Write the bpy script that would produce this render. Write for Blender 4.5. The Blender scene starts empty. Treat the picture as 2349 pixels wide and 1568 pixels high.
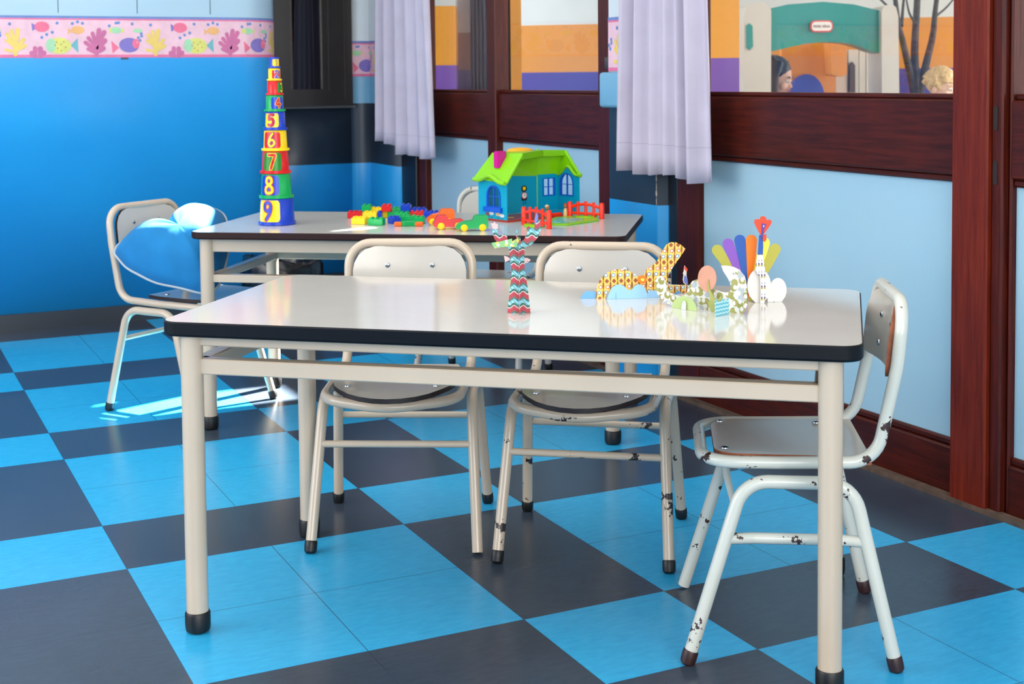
import bpy, bmesh, math, random
from mathutils import Vector, Matrix
random.seed(7)
sc = bpy.context.scene
C = sc.collection
PI = math.pi
def R(d): return math.radians(d)

# ------------------------------------------------------------------ camera
CAM = Vector((-0.47553, -2.78855, 0.98586))
FPX, CX, CY, W_, H_ = 3134.657, 1174.5, 356.018, 2349, 1568
RM = (Matrix.Rotation(R(-25.85912), 3, 'Z') @ Matrix.Rotation(R(-3.25875), 3, 'X') @ Matrix.Rotation(R(0.57333), 3, 'Y'))
cd = bpy.data.cameras.new('camera'); cam = bpy.data.objects.new('camera', cd); C.objects.link(cam)
right, fwd, up = RM.col[0], RM.col[1], RM.col[2]
m = Matrix((right, up, -fwd)).transposed().to_4x4(); m.translation = CAM
cam.matrix_world = m
cd.sensor_width = 36; cd.lens = 36*FPX/W_; cd.shift_y = -(H_/2-CY)/W_; cd.clip_start = .05
cd.dof.use_dof = True; cd.dof.focus_distance = 2.75; cd.dof.aperture_fstop = 9
sc.camera = cam

# ------------------------------------------------------------------ world, sun, daylight, fill, exposure
wd = bpy.data.worlds.new('sky'); sc.world = wd; wd.use_nodes = True
bg = wd.node_tree.nodes['Background']; bg.inputs[0].default_value = (.92, .96, 1, 1); bg.inputs[1].default_value = 3.6
def light(name, kind, loc, d, energy, color=(1, 1, 1), size=None, size_y=None, angle=None):
    l = bpy.data.lights.new(name, kind); l.energy = energy; l.color = color
    if kind == 'AREA': l.shape = 'RECTANGLE'; l.size = size; l.size_y = size_y
    if angle is not None: l.angle = angle
    o = bpy.data.objects.new(name, l); C.objects.link(o); o.location = loc
    o.rotation_euler = Vector(d).to_track_quat('-Z', 'Y').to_euler(); return o
SUN = Vector((-1, -.40, -.94)).normalized()
light('sun', 'SUN', (6, 3, 6), SUN, 130, (1, .95, .86), angle=R(.6))
light('window_daylight', 'AREA', (-.35, -4.5, 1.5), (.0, 1, -.12), 66, (1, .92, .80), 2.6, 1.7)
light('window_daylight', 'AREA', (-3.05, .2, 1.5), (1, 0, -.1), 36, (1, .92, .80), 3.0, 1.6)
light('ceiling_fill', 'AREA', (-.3, .1, 2.66), (0, 0, -1), 66, (1, .92, .81), 3.2, 4.4)  # added fill lamp below the closed ceiling, no skylight there
vs = sc.view_settings
vs.view_transform = 'Standard'; vs.look = 'None'; vs.exposure = 0.0; vs.gamma = 1; vs.use_curve_mapping = False

# ------------------------------------------------------------------ calibrated sight lines (pixel of the photo -> point on a real plane)
def ray(u, v): return RM @ Vector(((u-CX)/FPX, 1, -(v-CY)/FPX))
def pz(u, v, z): r = ray(u, v); return CAM + r*((z-CAM.z)/r.z)
def px(u, v, x): r = ray(u, v); return CAM + r*((x-CAM.x)/r.x)
def py(u, v, y): r = ray(u, v); return CAM + r*((y-CAM.y)/r.y)
def pd(u, v, d): return CAM + ray(u, v)*d
def pv(u, v, o, dirv):                                  # vertical plane through o along dirv
    n = Vector((-dirv.y, dirv.x, 0)); r = ray(u, v)
    return CAM + r*((o-CAM).dot(n)/r.dot(n))

# ------------------------------------------------------------------ materials
def lin(c): c /= 255; return c/12.92 if c <= .04045 else ((c+.055)/1.055)**2.4
def rgb(c): return (lin(c[0]), lin(c[1]), lin(c[2]), 1)
class NT:
    def __init__(s, m): s.t = m.node_tree; s.b = s.t.nodes['Principled BSDF']
    def n(s, k, **kw):
        x = s.t.nodes.new(k)
        for a, b in kw.items(): setattr(x, a, b)
        return x
    def put(s, sock, v):
        if hasattr(v, 'links') or hasattr(v, 'is_linked'): s.t.links.new(v, sock)
        else: sock.default_value = v
    def m(s, op, a, b=0.0, c=0.0):
        x = s.n('ShaderNodeMath', operation=op)
        for i, v in enumerate((a, b, c)): s.put(x.inputs[i], v)
        return x.outputs[0]
    def mix(s, f, a, b):
        x = s.n('ShaderNodeMix', data_type='RGBA'); s.put(x.inputs[0], f); s.put(x.inputs[6], a); s.put(x.inputs[7], b); return x.outputs[2]
    def co(s, k='Object'): return s.n('ShaderNodeTexCoord').outputs[k]
    def sep(s, v): x = s.n('ShaderNodeSeparateXYZ'); s.put(x.inputs[0], v); return x.outputs
    def mp(s, v, scale): x = s.n('ShaderNodeMapping'); s.put(x.inputs[0], v); x.inputs[3].default_value = scale; return x.outputs[0]
    def noise(s, v, scale, detail=3, rough=.5):
        x = s.n('ShaderNodeTexNoise'); s.put(x.inputs['Vector'], v); x.inputs['Scale'].default_value = scale; x.inputs['Detail'].default_value = detail; x.inputs['Roughness'].default_value = rough; return x.outputs['Fac']
    def ramp(s, f, stops, const=False):
        x = s.n('ShaderNodeValToRGB'); cr = x.color_ramp; cr.interpolation = 'CONSTANT' if const else 'LINEAR'
        while len(cr.elements) < len(stops): cr.elements.new(.5)
        for e, (p, c) in zip(cr.elements, stops): e.position = p; e.color = c
        s.put(x.inputs[0], f); return x.outputs[0]
    def bump(s, h, st, dist=.002):
        x = s.n('ShaderNodeBump'); s.put(x.inputs['Height'], h); x.inputs['Strength'].default_value = st; x.inputs['Distance'].default_value = dist; s.t.links.new(x.outputs[0], s.b.inputs['Normal'])
    def col(s, v): s.put(s.b.inputs['Base Color'], v)
MATS = {}
def mat(name, c=(200, 200, 200), rough=.5, spec=.5, metal=0, var=0, vscale=8, coat=0, sss=0, emis=0):
    m = bpy.data.materials.new(name); m.use_nodes = True; t = NT(m)
    b = t.b; b.inputs['Roughness'].default_value = rough; b.inputs['Metallic'].default_value = metal
    b.inputs['Specular IOR Level'].default_value = spec; b.inputs['Coat Weight'].default_value = coat; b.inputs['Coat Roughness'].default_value = .08
    base = rgb(c); b.inputs['Base Color'].default_value = base
    v = max(var, .02)
    f = t.noise(t.co(), vscale, 4)
    dk = tuple(x*(1-v) for x in base[:3])+(1,); lt = tuple(min(1, x*(1+v)) for x in base[:3])+(1,)
    t.col(t.ramp(f, [(.3, dk), (.7, lt)]))
    MATS[name] = m; return m
def plastic(name, c, rough=.3): return mat(name, c, rough, .4, coat=.08)

# ------------------------------------------------------------------ mesh helpers
def box(bm, lo, hi, mi=0, M=None):
    x0, y0, z0 = lo; x1, y1, z1 = hi
    vs_ = [bm.verts.new(Vector(p) if M is None else M @ Vector(p)) for p in ((x0, y0, z0), (x1, y0, z0), (x1, y1, z0), (x0, y1, z0), (x0, y0, z1), (x1, y0, z1), (x1, y1, z1), (x0, y1, z1))]
    for f in ((0, 3, 2, 1), (4, 5, 6, 7), (0, 1, 5, 4), (1, 2, 6, 5), (2, 3, 7, 6), (3, 0, 4, 7)):
        bm.faces.new([vs_[i] for i in f]).material_index = mi
def rbox(bm, lo, hi, r=.004, seg=2, mi=0, M=None):
    b2 = bmesh.new(); box(b2, lo, hi, mi)
    bmesh.ops.bevel(b2, geom=b2.edges[:], offset=r, segments=seg, profile=.5, affect='EDGES')
    merge(bm, b2, M, mi)
def merge(bm, b2, M=None, mi=None):
    mp = {}
    for v in b2.verts: mp[v] = bm.verts.new(v.co if M is None else M @ v.co)
    for f in b2.faces:
        try: nf = bm.faces.new([mp[v] for v in f.verts]); nf.material_index = f.material_index if mi is None else mi
        except ValueError: pass
    b2.free()
def fillet(P, r, n=6, closed=False):
    P = [Vector(p) for p in P]; out = []
    N = len(P)
    for i, p in enumerate(P):
        if not closed and i in (0, N-1): out.append(p); continue
        ri = r[i] if isinstance(r, (list, tuple)) else r
        a, b = P[i-1]-p, P[(i+1) % N]-p
        la, lb = a.length, b.length
        if ri <= 0 or la < 1e-6 or lb < 1e-6: out.append(p); continue
        a /= la; b /= lb; ang = a.angle(b)
        if ang > PI-.01: out.append(p); continue
        t = min(ri/math.tan(ang/2), la*.49, lb*.49); rr = t*math.tan(ang/2)
        c = p+(a+b).normalized()*(rr/math.sin(ang/2))
        s, e = p+a*t-c, p+b*t-c
        tot = s.angle(e); ax = s.cross(e).normalized()
        for k in range(n+1): out.append(c+Matrix.Rotation(tot*k/n, 3, ax) @ s)
    return out
def catmull(P, n=6, closed=False):
    P = [Vector(p) for p in P]; N = len(P); out = []
    rng = range(N) if closed else range(N-1)
    g = (lambda i: P[i % N]) if closed else (lambda i: P[max(0, min(N-1, i))])
    for i in rng:
        a, b, c, d = g(i-1), g(i), g(i+1), g(i+2)
        for k in range(n):
            t = k/n
            out.append(.5*((2*b)+(c-a)*t+(2*a-5*b+4*c-d)*t*t+(3*b-a-3*c+d)*t**3))
    if not closed: out.append(P[-1].copy())
    return out
def tube(bm, P, r, n=12, closed=False, mi=0, caps=True):
    P = [Vector(p) for p in P]
    Q = [P[0]]
    for p in P[1:]:
        if (p-Q[-1]).length > 1e-5: Q.append(p)
    P = Q; N = len(P)
    rad = (lambda i: r[min(i, len(r)-1)]) if isinstance(r, (list, tuple)) else (lambda i: r)
    T = []
    for i in range(N):
        a = P[(i-1) % N] if closed or i > 0 else P[i]; b = P[(i+1) % N] if closed or i < N-1 else P[i]
        T.append((b-a).normalized())
    nrm = T[0].orthogonal().normalized(); rings = []
    for i in range(N):
        if i: nrm = (T[i-1].rotation_difference(T[i]) @ nrm); nrm = (nrm-T[i]*nrm.dot(T[i])).normalized()
        bi = T[i].cross(nrm)
        rings.append([bm.verts.new(P[i]+(nrm*math.cos(2*PI*k/n)+bi*math.sin(2*PI*k/n))*rad(i)) for k in range(n)])
    M = N if closed else N-1
    for i in range(M):
        A, B = rings[i], rings[(i+1) % N]
        off = 0
        if closed and i == N-1:
            off = min(range(n), key=lambda o: (B[o].co-A[0].co).length)
        for k in range(n):
            bm.faces.new((A[k], A[(k+1) % n], B[(k+1+off) % n], B[(k+off) % n])).material_index = mi
    if caps and not closed:
        bm.faces.new(rings[0][::-1]).material_index = mi; bm.faces.new(rings[-1]).material_index = mi
def lathe(bm, prof, n=24, M=None, mi=0, cap=True):
    rings = []
    for r, z in prof:
        if r < 1e-6:
            p = Vector((0, 0, z)); rings.append([bm.verts.new(M @ p if M else p)])
        else:
            rings.append([bm.verts.new((M @ Vector((r*math.cos(2*PI*k/n), r*math.sin(2*PI*k/n), z))) if M else Vector((r*math.cos(2*PI*k/n), r*math.sin(2*PI*k/n), z))) for k in range(n)])
    for A, B in zip(rings, rings[1:]):
        for k in range(n):
            if len(A) == 1 and len(B) == 1: continue
            if len(A) == 1: f = (A[0], B[(k+1) % n], B[k])
            elif len(B) == 1: f = (A[k], A[(k+1) % n], B[0])
            else: f = (A[k], A[(k+1) % n], B[(k+1) % n], B[k])
            bm.faces.new(f).material_index = mi
    if cap:
        if len(rings[0]) > 1: bm.faces.new(rings[0][::-1]).material_index = mi
        if len(rings[-1]) > 1: bm.faces.new(rings[-1]).material_index = mi
def sphere(bm, c, rx, ry=None, rz=None, n=16, mi=0, M=None):
    ry = ry or rx; rz = rz or rx; b2 = bmesh.new()
    bmesh.ops.create_uvsphere(b2, u_segments=n, v_segments=max(6, n*2//3), radius=1)
    for v in b2.verts: v.co = Vector((v.co.x*rx, v.co.y*ry, v.co.z*rz))
    T = Matrix.Translation(Vector(c)) @ (M.to_4x4() if M is not None else Matrix.Identity(4))
    merge(bm, b2, T, mi)
def flat(bm, outer, holes, fn, thick=0, nrm=None, mi=0):
    """filled outline in (a,b), mapped by fn; thickness along nrm; uv = (a,b) in metres"""
    b2 = bmesh.new(); loops = [outer]+list(holes or []); es = []
    for L in loops:
        vv = [b2.verts.new((p[0], p[1], 0)) for p in L]
        es += [b2.edges.new((vv[i], vv[(i+1) % len(vv)])) for i in range(len(vv))]
    bmesh.ops.triangle_fill(b2, use_beauty=True, use_dissolve=False, edges=es, normal=(0, 0, 1))
    b2.normal_update()
    for f in b2.faces:
        if f.normal.z < 0: f.normal_flip()
    uvl = bm.loops.layers.uv.verify()
    nr = Vector(nrm) if nrm is not None else Vector((0, 0, 0))
    F = {v: bm.verts.new(Vector(fn(v.co.x, v.co.y))+nr*thick*.5) for v in b2.verts}
    def face(vl, ab):
        try: f = bm.faces.new(vl)
        except ValueError: return
        f.material_index = mi
        for l, q in zip(f.loops, ab): l[uvl].uv = q
    for f in b2.faces: face([F[v] for v in f.verts], [(v.co.x, v.co.y) for v in f.verts])
    if thick:
        G = {v: bm.verts.new(Vector(fn(v.co.x, v.co.y))-nr*thick*.5) for v in b2.verts}
        for f in b2.faces: face([G[v] for v in reversed(f.verts)], [(v.co.x, v.co.y) for v in reversed(f.verts)])
        for e in b2.edges:
            if len(e.link_faces) == 1:
                l = [l for l in e.link_faces[0].loops if l.edge == e][0]; a, b = l.vert, l.link_loop_next.vert
                face([F[b], F[a], G[a], G[b]], [(b.co.x, b.co.y), (a.co.x, a.co.y), (a.co.x, a.co.y), (b.co.x, b.co.y)])
    b2.free()
def rrect(x0, y0, x1, y1, r, n=5):
    return [(p.x, p.y) for p in fillet([(x0, y0, 0), (x1, y0, 0), (x1, y1, 0), (x0, y1, 0)], r, n, True)]
def ell(cx, cy, rx, ry, n=20, a0=0, a1=2*PI):
    full = abs(a1-a0-2*PI) < 1e-6
    return [(cx+rx*math.cos(a0+(a1-a0)*k/(n if full else n-1)), cy+ry*math.sin(a0+(a1-a0)*k/(n if full else n-1))) for k in range(n)]
def capsule(p, q, r0, r1=None, n=7):
    r1 = r0 if r1 is None else r1
    a = math.atan2(q[1]-p[1], q[0]-p[0])
    return [(q[0]+r1*math.cos(a-PI/2+PI*k/(n-1)), q[1]+r1*math.sin(a-PI/2+PI*k/(n-1))) for k in range(n)]+[(p[0]+r0*math.cos(a+PI/2+PI*k/(n-1)), p[1]+r0*math.sin(a+PI/2+PI*k/(n-1))) for k in range(n)]
def obj(name, bm, mats, parent=None, smooth=35, loc=None, doubles=False, recalc=True):
    me = bpy.data.meshes.new(name)
    if doubles: bmesh.ops.remove_doubles(bm, verts=bm.verts, dist=1e-5)
    if smooth is not None and recalc: bmesh.ops.recalc_face_normals(bm, faces=bm.faces)
    bm.to_mesh(me); bm.free()
    for m_ in (mats if isinstance(mats, (list, tuple)) else [mats]): me.materials.append(m_)
    if smooth:
        me.shade_smooth(); me.set_sharp_from_angle(angle=R(smooth))
    o = bpy.data.objects.new(name, me); C.objects.link(o)
    if parent: o.parent = parent
    if loc is not None: o.location = loc
    return o
def tag(o, label, cat, group=None):
    o['label'] = label; o['category'] = cat
    if group: o['group'] = group
    return o
def struct(o): o['kind'] = 'structure'; return o
def thing(name, label, cat, loc=(0, 0, 0), rotz=0, group=None):
    o = bpy.data.objects.new(name, None); C.objects.link(o); o.empty_display_size = .1
    o.location = loc; o.rotation_euler = (0, 0, rotz)
    return tag(o, label, cat, group)
def world_part(name, bm, mats, parent, **k):             # part built in world coordinates under an unrotated Empty
    off = parent.location if parent else Vector((0, 0, 0))
    p = parent
    while p is not None and p.parent is not None: p = p.parent; off = off+p.location
    for v in bm.verts: v.co -= off
    return obj(name, bm, mats, parent, **k)
def dup(root):
    r = root.copy(); C.objects.link(r)
    for ch in list(root.children):
        c = ch.copy(); C.objects.link(c); c.parent = r
        for g in ch.children:
            d = g.copy(); C.objects.link(d); d.parent = c
    return r

# ------------------------------------------------------------------ room materials
T_ = .3
def floor_mat():
    m = bpy.data.materials.new('checker_linoleum'); m.use_nodes = True; t = NT(m)
    co = t.co(); s = t.sep(co)
    x = t.m('DIVIDE', s[0], T_); y = t.m('DIVIDE', s[1], T_)
    a = t.m('LESS_THAN', t.m('FLOORED_MODULO', x, 3.0), 2.0); b = t.m('GREATER_THAN', t.m('FLOORED_MODULO', y, 3.0), 1.0)
    blue = t.m('SUBTRACT', 1.0, t.m('ABSOLUTE', t.m('SUBTRACT', a, b)))
    f1 = t.noise(t.mp(co, (9, 30, 1)), 3, 6, .65); f2 = t.noise(co, 2.3, 3); f3 = t.noise(t.mp(co, (60, 160, 1)), 2, 3)
    cb = t.ramp(f1, [(.25, rgb((14, 158, 212))), (.75, rgb((38, 178, 228)))])
    cg = t.ramp(f1, [(.25, rgb((34, 36, 48))), (.75, rgb((47, 50, 64)))])
    c = t.mix(blue, cg, cb)
    c = t.mix(t.m('MULTIPLY', f2, .12), c, rgb((150, 190, 215)))
    fx = t.m('FRACT', x); fy = t.m('FRACT', y)
    ex = t.m('MINIMUM', fx, t.m('SUBTRACT', 1.0, fx)); ey = t.m('MINIMUM', fy, t.m('SUBTRACT', 1.0, fy))
    seam = t.m('LESS_THAN', t.m('MINIMUM', ex, ey), .0032)
    t.col(t.mix(t.m('MULTIPLY', seam, .75), c, rgb((30, 50, 72))))
    t.put(t.b.inputs['Roughness'], t.m('ADD', .17, t.m('MULTIPLY', f2, .14)))
    t.b.inputs['Specular IOR Level'].default_value = .4
    t.bump(t.m('SUBTRACT', t.m('MULTIPLY', f3, .15), seam), .12, .001)
    return m
def wood_mat(name, c0, c1, rough=.36, coat=.04, sc=(40, 40, 2.2)):
    m = bpy.data.materials.new(name); m.use_nodes = True; t = NT(m)
    co = t.co(); g = t.noise(t.mp(co, sc), 3, 8, .6); g2 = t.noise(t.mp(co, (6, 6, 1)), 2, 3); sp = t.noise(t.mp(co, (90, 90, 40)), 2, 2)
    c = t.ramp(g, [(.3, rgb(c0)), (.72, rgb(c1))])
    c = t.mix(t.m('MULTIPLY', g2, .5), c, rgb(tuple(v*.6 for v in c0)))
    c = t.mix(t.m('MULTIPLY', t.m('GREATER_THAN', sp, .72), .5), c, rgb((20, 8, 8)))
    t.col(c); t.b.inputs['Specular IOR Level'].default_value = .2; t.b.inputs['Roughness'].default_value = rough; t.b.inputs['Coat Weight'].default_value = coat; t.b.inputs['Coat Roughness'].default_value = .2
    t.bump(g, .12, .001); return m
def paint_mat(name, c, c2=None, rough=.42, grain=0):
    m = bpy.data.materials.new(name); m.use_nodes = True; t = NT(m); co = t.co()
    f = t.noise(co, 2.2, 5); b = rgb(c2 or tuple(v*.93 for v in c))
    t.col(t.ramp(f, [(.3, rgb(c)), (.75, b)])); t.b.inputs['Roughness'].default_value = rough
    t.bump(t.noise(t.mp(co, (25, 25, 1.2)) if grain else co, 8 if grain else 60, 4), .18 if grain else .06, .001); return m
M_FLOOR = floor_mat()
M_BLUE = paint_mat('wall_blue', (36, 168, 240), (30, 160, 234), .36)
M_BLUE.node_tree.nodes['Principled BSDF'].inputs['Specular IOR Level'].default_value = .9; M_BLUE.node_tree.nodes['Principled BSDF'].inputs['Roughness'].default_value = .3
M_PALE = paint_mat('wall_pale_panel', (176, 208, 226), (168, 202, 222), .35)
M_WHITE = paint_mat('wall_white', (222, 230, 236), None, .4)
M_NAVY = paint_mat('wall_dark_band', (40, 54, 70), None, .35)
M_LBLUE = paint_mat('wall_light_blue', (128, 186, 220), None, .4)
M_BASE = paint_mat('baseboard_grey', (48, 56, 66), None, .3)
M_CEIL = paint_mat('ceiling_white', (225, 226, 226), None, .7)
M_PANEL = paint_mat('door_panel_blue', (168, 202, 220), (158, 196, 216), .3, 1)
M_WOOD = wood_mat('mahogany', (58, 16, 11), (100, 32, 20))
M_WOODR = wood_mat('mahogany_red', (92, 24, 11), (138, 46, 24))
M_WOODH = wood_mat('mahogany_rail', (54, 15, 10), (98, 32, 19), sc=(40, 2.2, 40))
M_JAMB = mat('jamb_black', (26, 22, 24), .35)
M_SILL = mat('sill_worn', (92, 72, 60), .8, var=.35, vscale=40)
M_SEAM = mat('seam_dark', (60, 78, 92), .6)
def glass_mat(name, tint=(1, 1, 1, 1), boost=1.0):
    m = bpy.data.materials.new(name); m.use_nodes = True; nt = m.node_tree; nt.nodes.clear()
    o = nt.nodes.new('ShaderNodeOutputMaterial'); mx = nt.nodes.new('ShaderNodeMixShader'); tr = nt.nodes.new('ShaderNodeBsdfTransparent'); gl = nt.nodes.new('ShaderNodeBsdfGlossy'); fr = nt.nodes.new('ShaderNodeFresnel')
    fr.inputs[0].default_value = 1.5*boost; gl.inputs['Roughness'].default_value = .0; tr.inputs[0].default_value = tint
    ge = nt.nodes.new('ShaderNodeNewGeometry'); iv = nt.nodes.new('ShaderNodeMath'); iv.operation = 'SUBTRACT'; iv.inputs[0].default_value = 1; mu = nt.nodes.new('ShaderNodeMath'); mu.operation = 'MULTIPLY'
    nt.links.new(ge.outputs['Backfacing'], iv.inputs[1]); nt.links.new(iv.outputs[0], mu.inputs[0]); nt.links.new(fr.outputs[0], mu.inputs[1]); nt.links.new(mu.outputs[0], mx.inputs[0]); nt.links.new(tr.outputs[0], mx.inputs[1]); nt.links.new(gl.outputs[0], mx.inputs[2]); nt.links.new(mx.outputs[0], o.inputs[0]); return m
M_GLASS = glass_mat('window_glass')
M_DKFRAME = mat('dark_window_frame', (44, 40, 38), .3, .5, var=.1)

# ------------------------------------------------------------------ room shell
LY, BY, RX = 2.935, 3.40, 1.77            # left wall, alcove wall, right wall
XW, YN, ZC = -3.2, -4.7, 2.7              # unseen sides
bm = bmesh.new(); box(bm, (XW-.1, YN-.1, -.08), (RX+.09, BY+.1, 0)); struct(obj('floor', bm, M_FLOOR, smooth=None))
bm = bmesh.new(); box(bm, (XW-.1, YN-.1, ZC), (RX+.15, BY+.1, ZC+.08)); struct(obj('ceiling', bm, M_CEIL, smooth=None))
cv = [(1.02+.2*math.sin(a*PI/20), LY+.2-.2*math.cos(a*PI/20)) for a in range(0, 11)]
LPATH = [(XW, LY)]+[(XW+(1.02-XW)*k/8, LY) for k in range(1, 8)]+cv+[(1.22, BY)]
def banded(name, path, bands, thick_dir=None, t=.1):
    bm = bmesh.new(); mats = []
    zs = [b[0] for b in bands]+[bands[-1][1]]
    for b in bands:
        if b[2] not in mats: mats.append(b[2])
    V = [[bm.verts.new((x, y, z)) for z in zs] for x, y in path]
    for A, B in zip(V, V[1:]):
        for k, b in enumerate(bands):
            bm.faces.new((A[k], B[k], B[k+1], A[k+1])).material_index = mats.index(b[2])
    o = obj(name, bm, mats, smooth=30, recalc=False)
    if thick_dir is not None:
        md = o.modifiers.new('solid', 'SOLIDIFY'); md.thickness = t; md.offset = thick_dir
    return struct(o)
banded('wall_left', LPATH, [(0, 1.25, M_BLUE), (1.25, ZC, M_PALE)], -1, .08)
bm = bmesh.new()
for x in (.29, .60, .90): box(bm, (x-.0012, LY-.0015, 1.262), (x+.0012, LY+.002, ZC))
box(bm, (.53, LY-.002, 1.075), (.56, LY+.002, 1.083))
struct(obj('trim_1', bm, M_SEAM, smooth=None))
ALC = [(0, .585, M_BLUE), (.585, .87, M_NAVY), (.87, .998, M_LBLUE), (.998, ZC, M_WHITE)]
WX0, WX1, WZ0, WZ1 = 1.26, 1.675, .862, 2.05
banded('wall_far', [(1.2, BY), (WX1, BY)], [(0, .585, M_BLUE), (.585, WZ0, M_NAVY)], -1, .08)
banded('wall_far', [(1.2, BY), (WX1, BY)], [(WZ1, ZC, M_WHITE)], -1, .08)
banded('wall_right', [(WX1, BY), (RX, BY), (RX, 3.03)], ALC, -1, .08)
banded('wall_right', [(RX, 3.03), (RX, .5), (RX, -4.8)], [(2.12, ZC, M_WHITE)], -1, .06)
banded('wall_near', [(XW, YN), (-2.8, YN)], [(0, ZC, M_WHITE)], 1, .08)
banded('wall_near', [(1.0, YN), (RX, YN)], [(0, ZC, M_WHITE)], 1, .08)
banded('wall_near', [(-2.8, YN), (1.0, YN)], [(0, .55, M_BLUE)], 1, .08)
banded('wall_near', [(-2.8, YN), (1.0, YN)], [(2.45, ZC, M_WHITE)], 1, .08)
banded('wall_side', [(XW, LY), (XW, 1.9)], [(0, 1.25, M_BLUE), (1.25, ZC, M_PALE)], 1, .08)
banded('wall_side', [(XW, 1.9), (XW, -1.5)], [(0, .6, M_BLUE)], 1, .08)
banded('wall_side', [(XW, 1.9), (XW, -1.5)], [(2.4, ZC, M_PALE)], 1, .08)
banded('wall_side', [(XW, -1.5), (XW, YN)], [(0, 1.25, M_BLUE), (1.25, ZC, M_PALE)], 1, .08)
# pillar between the two doors
bm = bmesh.new()
PP = [(RX+.08, 1.110), (RX, 1.110), (RX, .815), (RX+.045, .80), (RX+.08, .80)]
pb = [(0, .585, 0), (.585, .884, 1), (.884, ZC, 2)]
V = [[bm.verts.new((x, y, z)) for z in (0, .585, .884, ZC)] for x, y in PP]
for A, B in zip(V, V[1:]):
    for k in range(3): bm.faces.new((A[k], B[k], B[k+1], A[k+1])).material_index = k
struct(obj('wall_pillar', bm, [M_BLUE, M_NAVY, M_WHITE], smooth=None))
bm = bmesh.new(); rbox(bm, (RX-.022, .83, .884), (RX-.001, 1.142, 1.0), .012, 3); struct(obj('trim_2', bm, M_LBLUE))
# chipped plaster along the pillar corner
bm = bmesh.new()
for k in range(14):
    z = .60+.022*k+random.uniform(-.006, .006); w = random.uniform(.002, .007)
    flat(bm, [(w*math.cos(a)*random.uniform(.6, 1.2), random.uniform(.007, .016)*math.sin(a)) for a in [2*PI*i/7 for i in range(7)]], None, lambda a, b, z=z: (RX-.0012+max(0, -a)*.1, .818+a*.7, z+b), .001, (-1, 0, 0))
struct(obj('trim_3', bm, mat('chipped_plaster', (196, 184, 168), .9), smooth=None))
bm = bmesh.new()
for A, B in zip(LPATH, LPATH[1:]):
    d = Vector((B[0]-A[0], B[1]-A[1], 0)).normalized(); n = Vector((d.y, -d.x, 0))*.012
    a, b = Vector((*A, 0)), Vector((*B, 0))
    q = [a, b, b+n, a+n]; v0 = [bm.verts.new(p) for p in q]; v1 = [bm.verts.new(p+Vector((0, 0, .066))) for p in q]
    for f in ((v0[2], v0[3], v1[3], v1[2]), (v1[0], v1[1], v1[2], v1[3])): bm.faces.new(f)
    bm.faces.new((v1[1], v1[0], v0[0], v0[1]))
struct(obj('baseboard_left', bm, M_BASE, smooth=30, doubles=True))
bm = bmesh.new(); box(bm, (1.22, BY-.012, 0), (RX, BY, .066)); box(bm, (RX-.012, 3.03, 0), (RX, BY, .066)); struct(obj('baseboard_far', bm, M_BASE, smooth=None))

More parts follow.
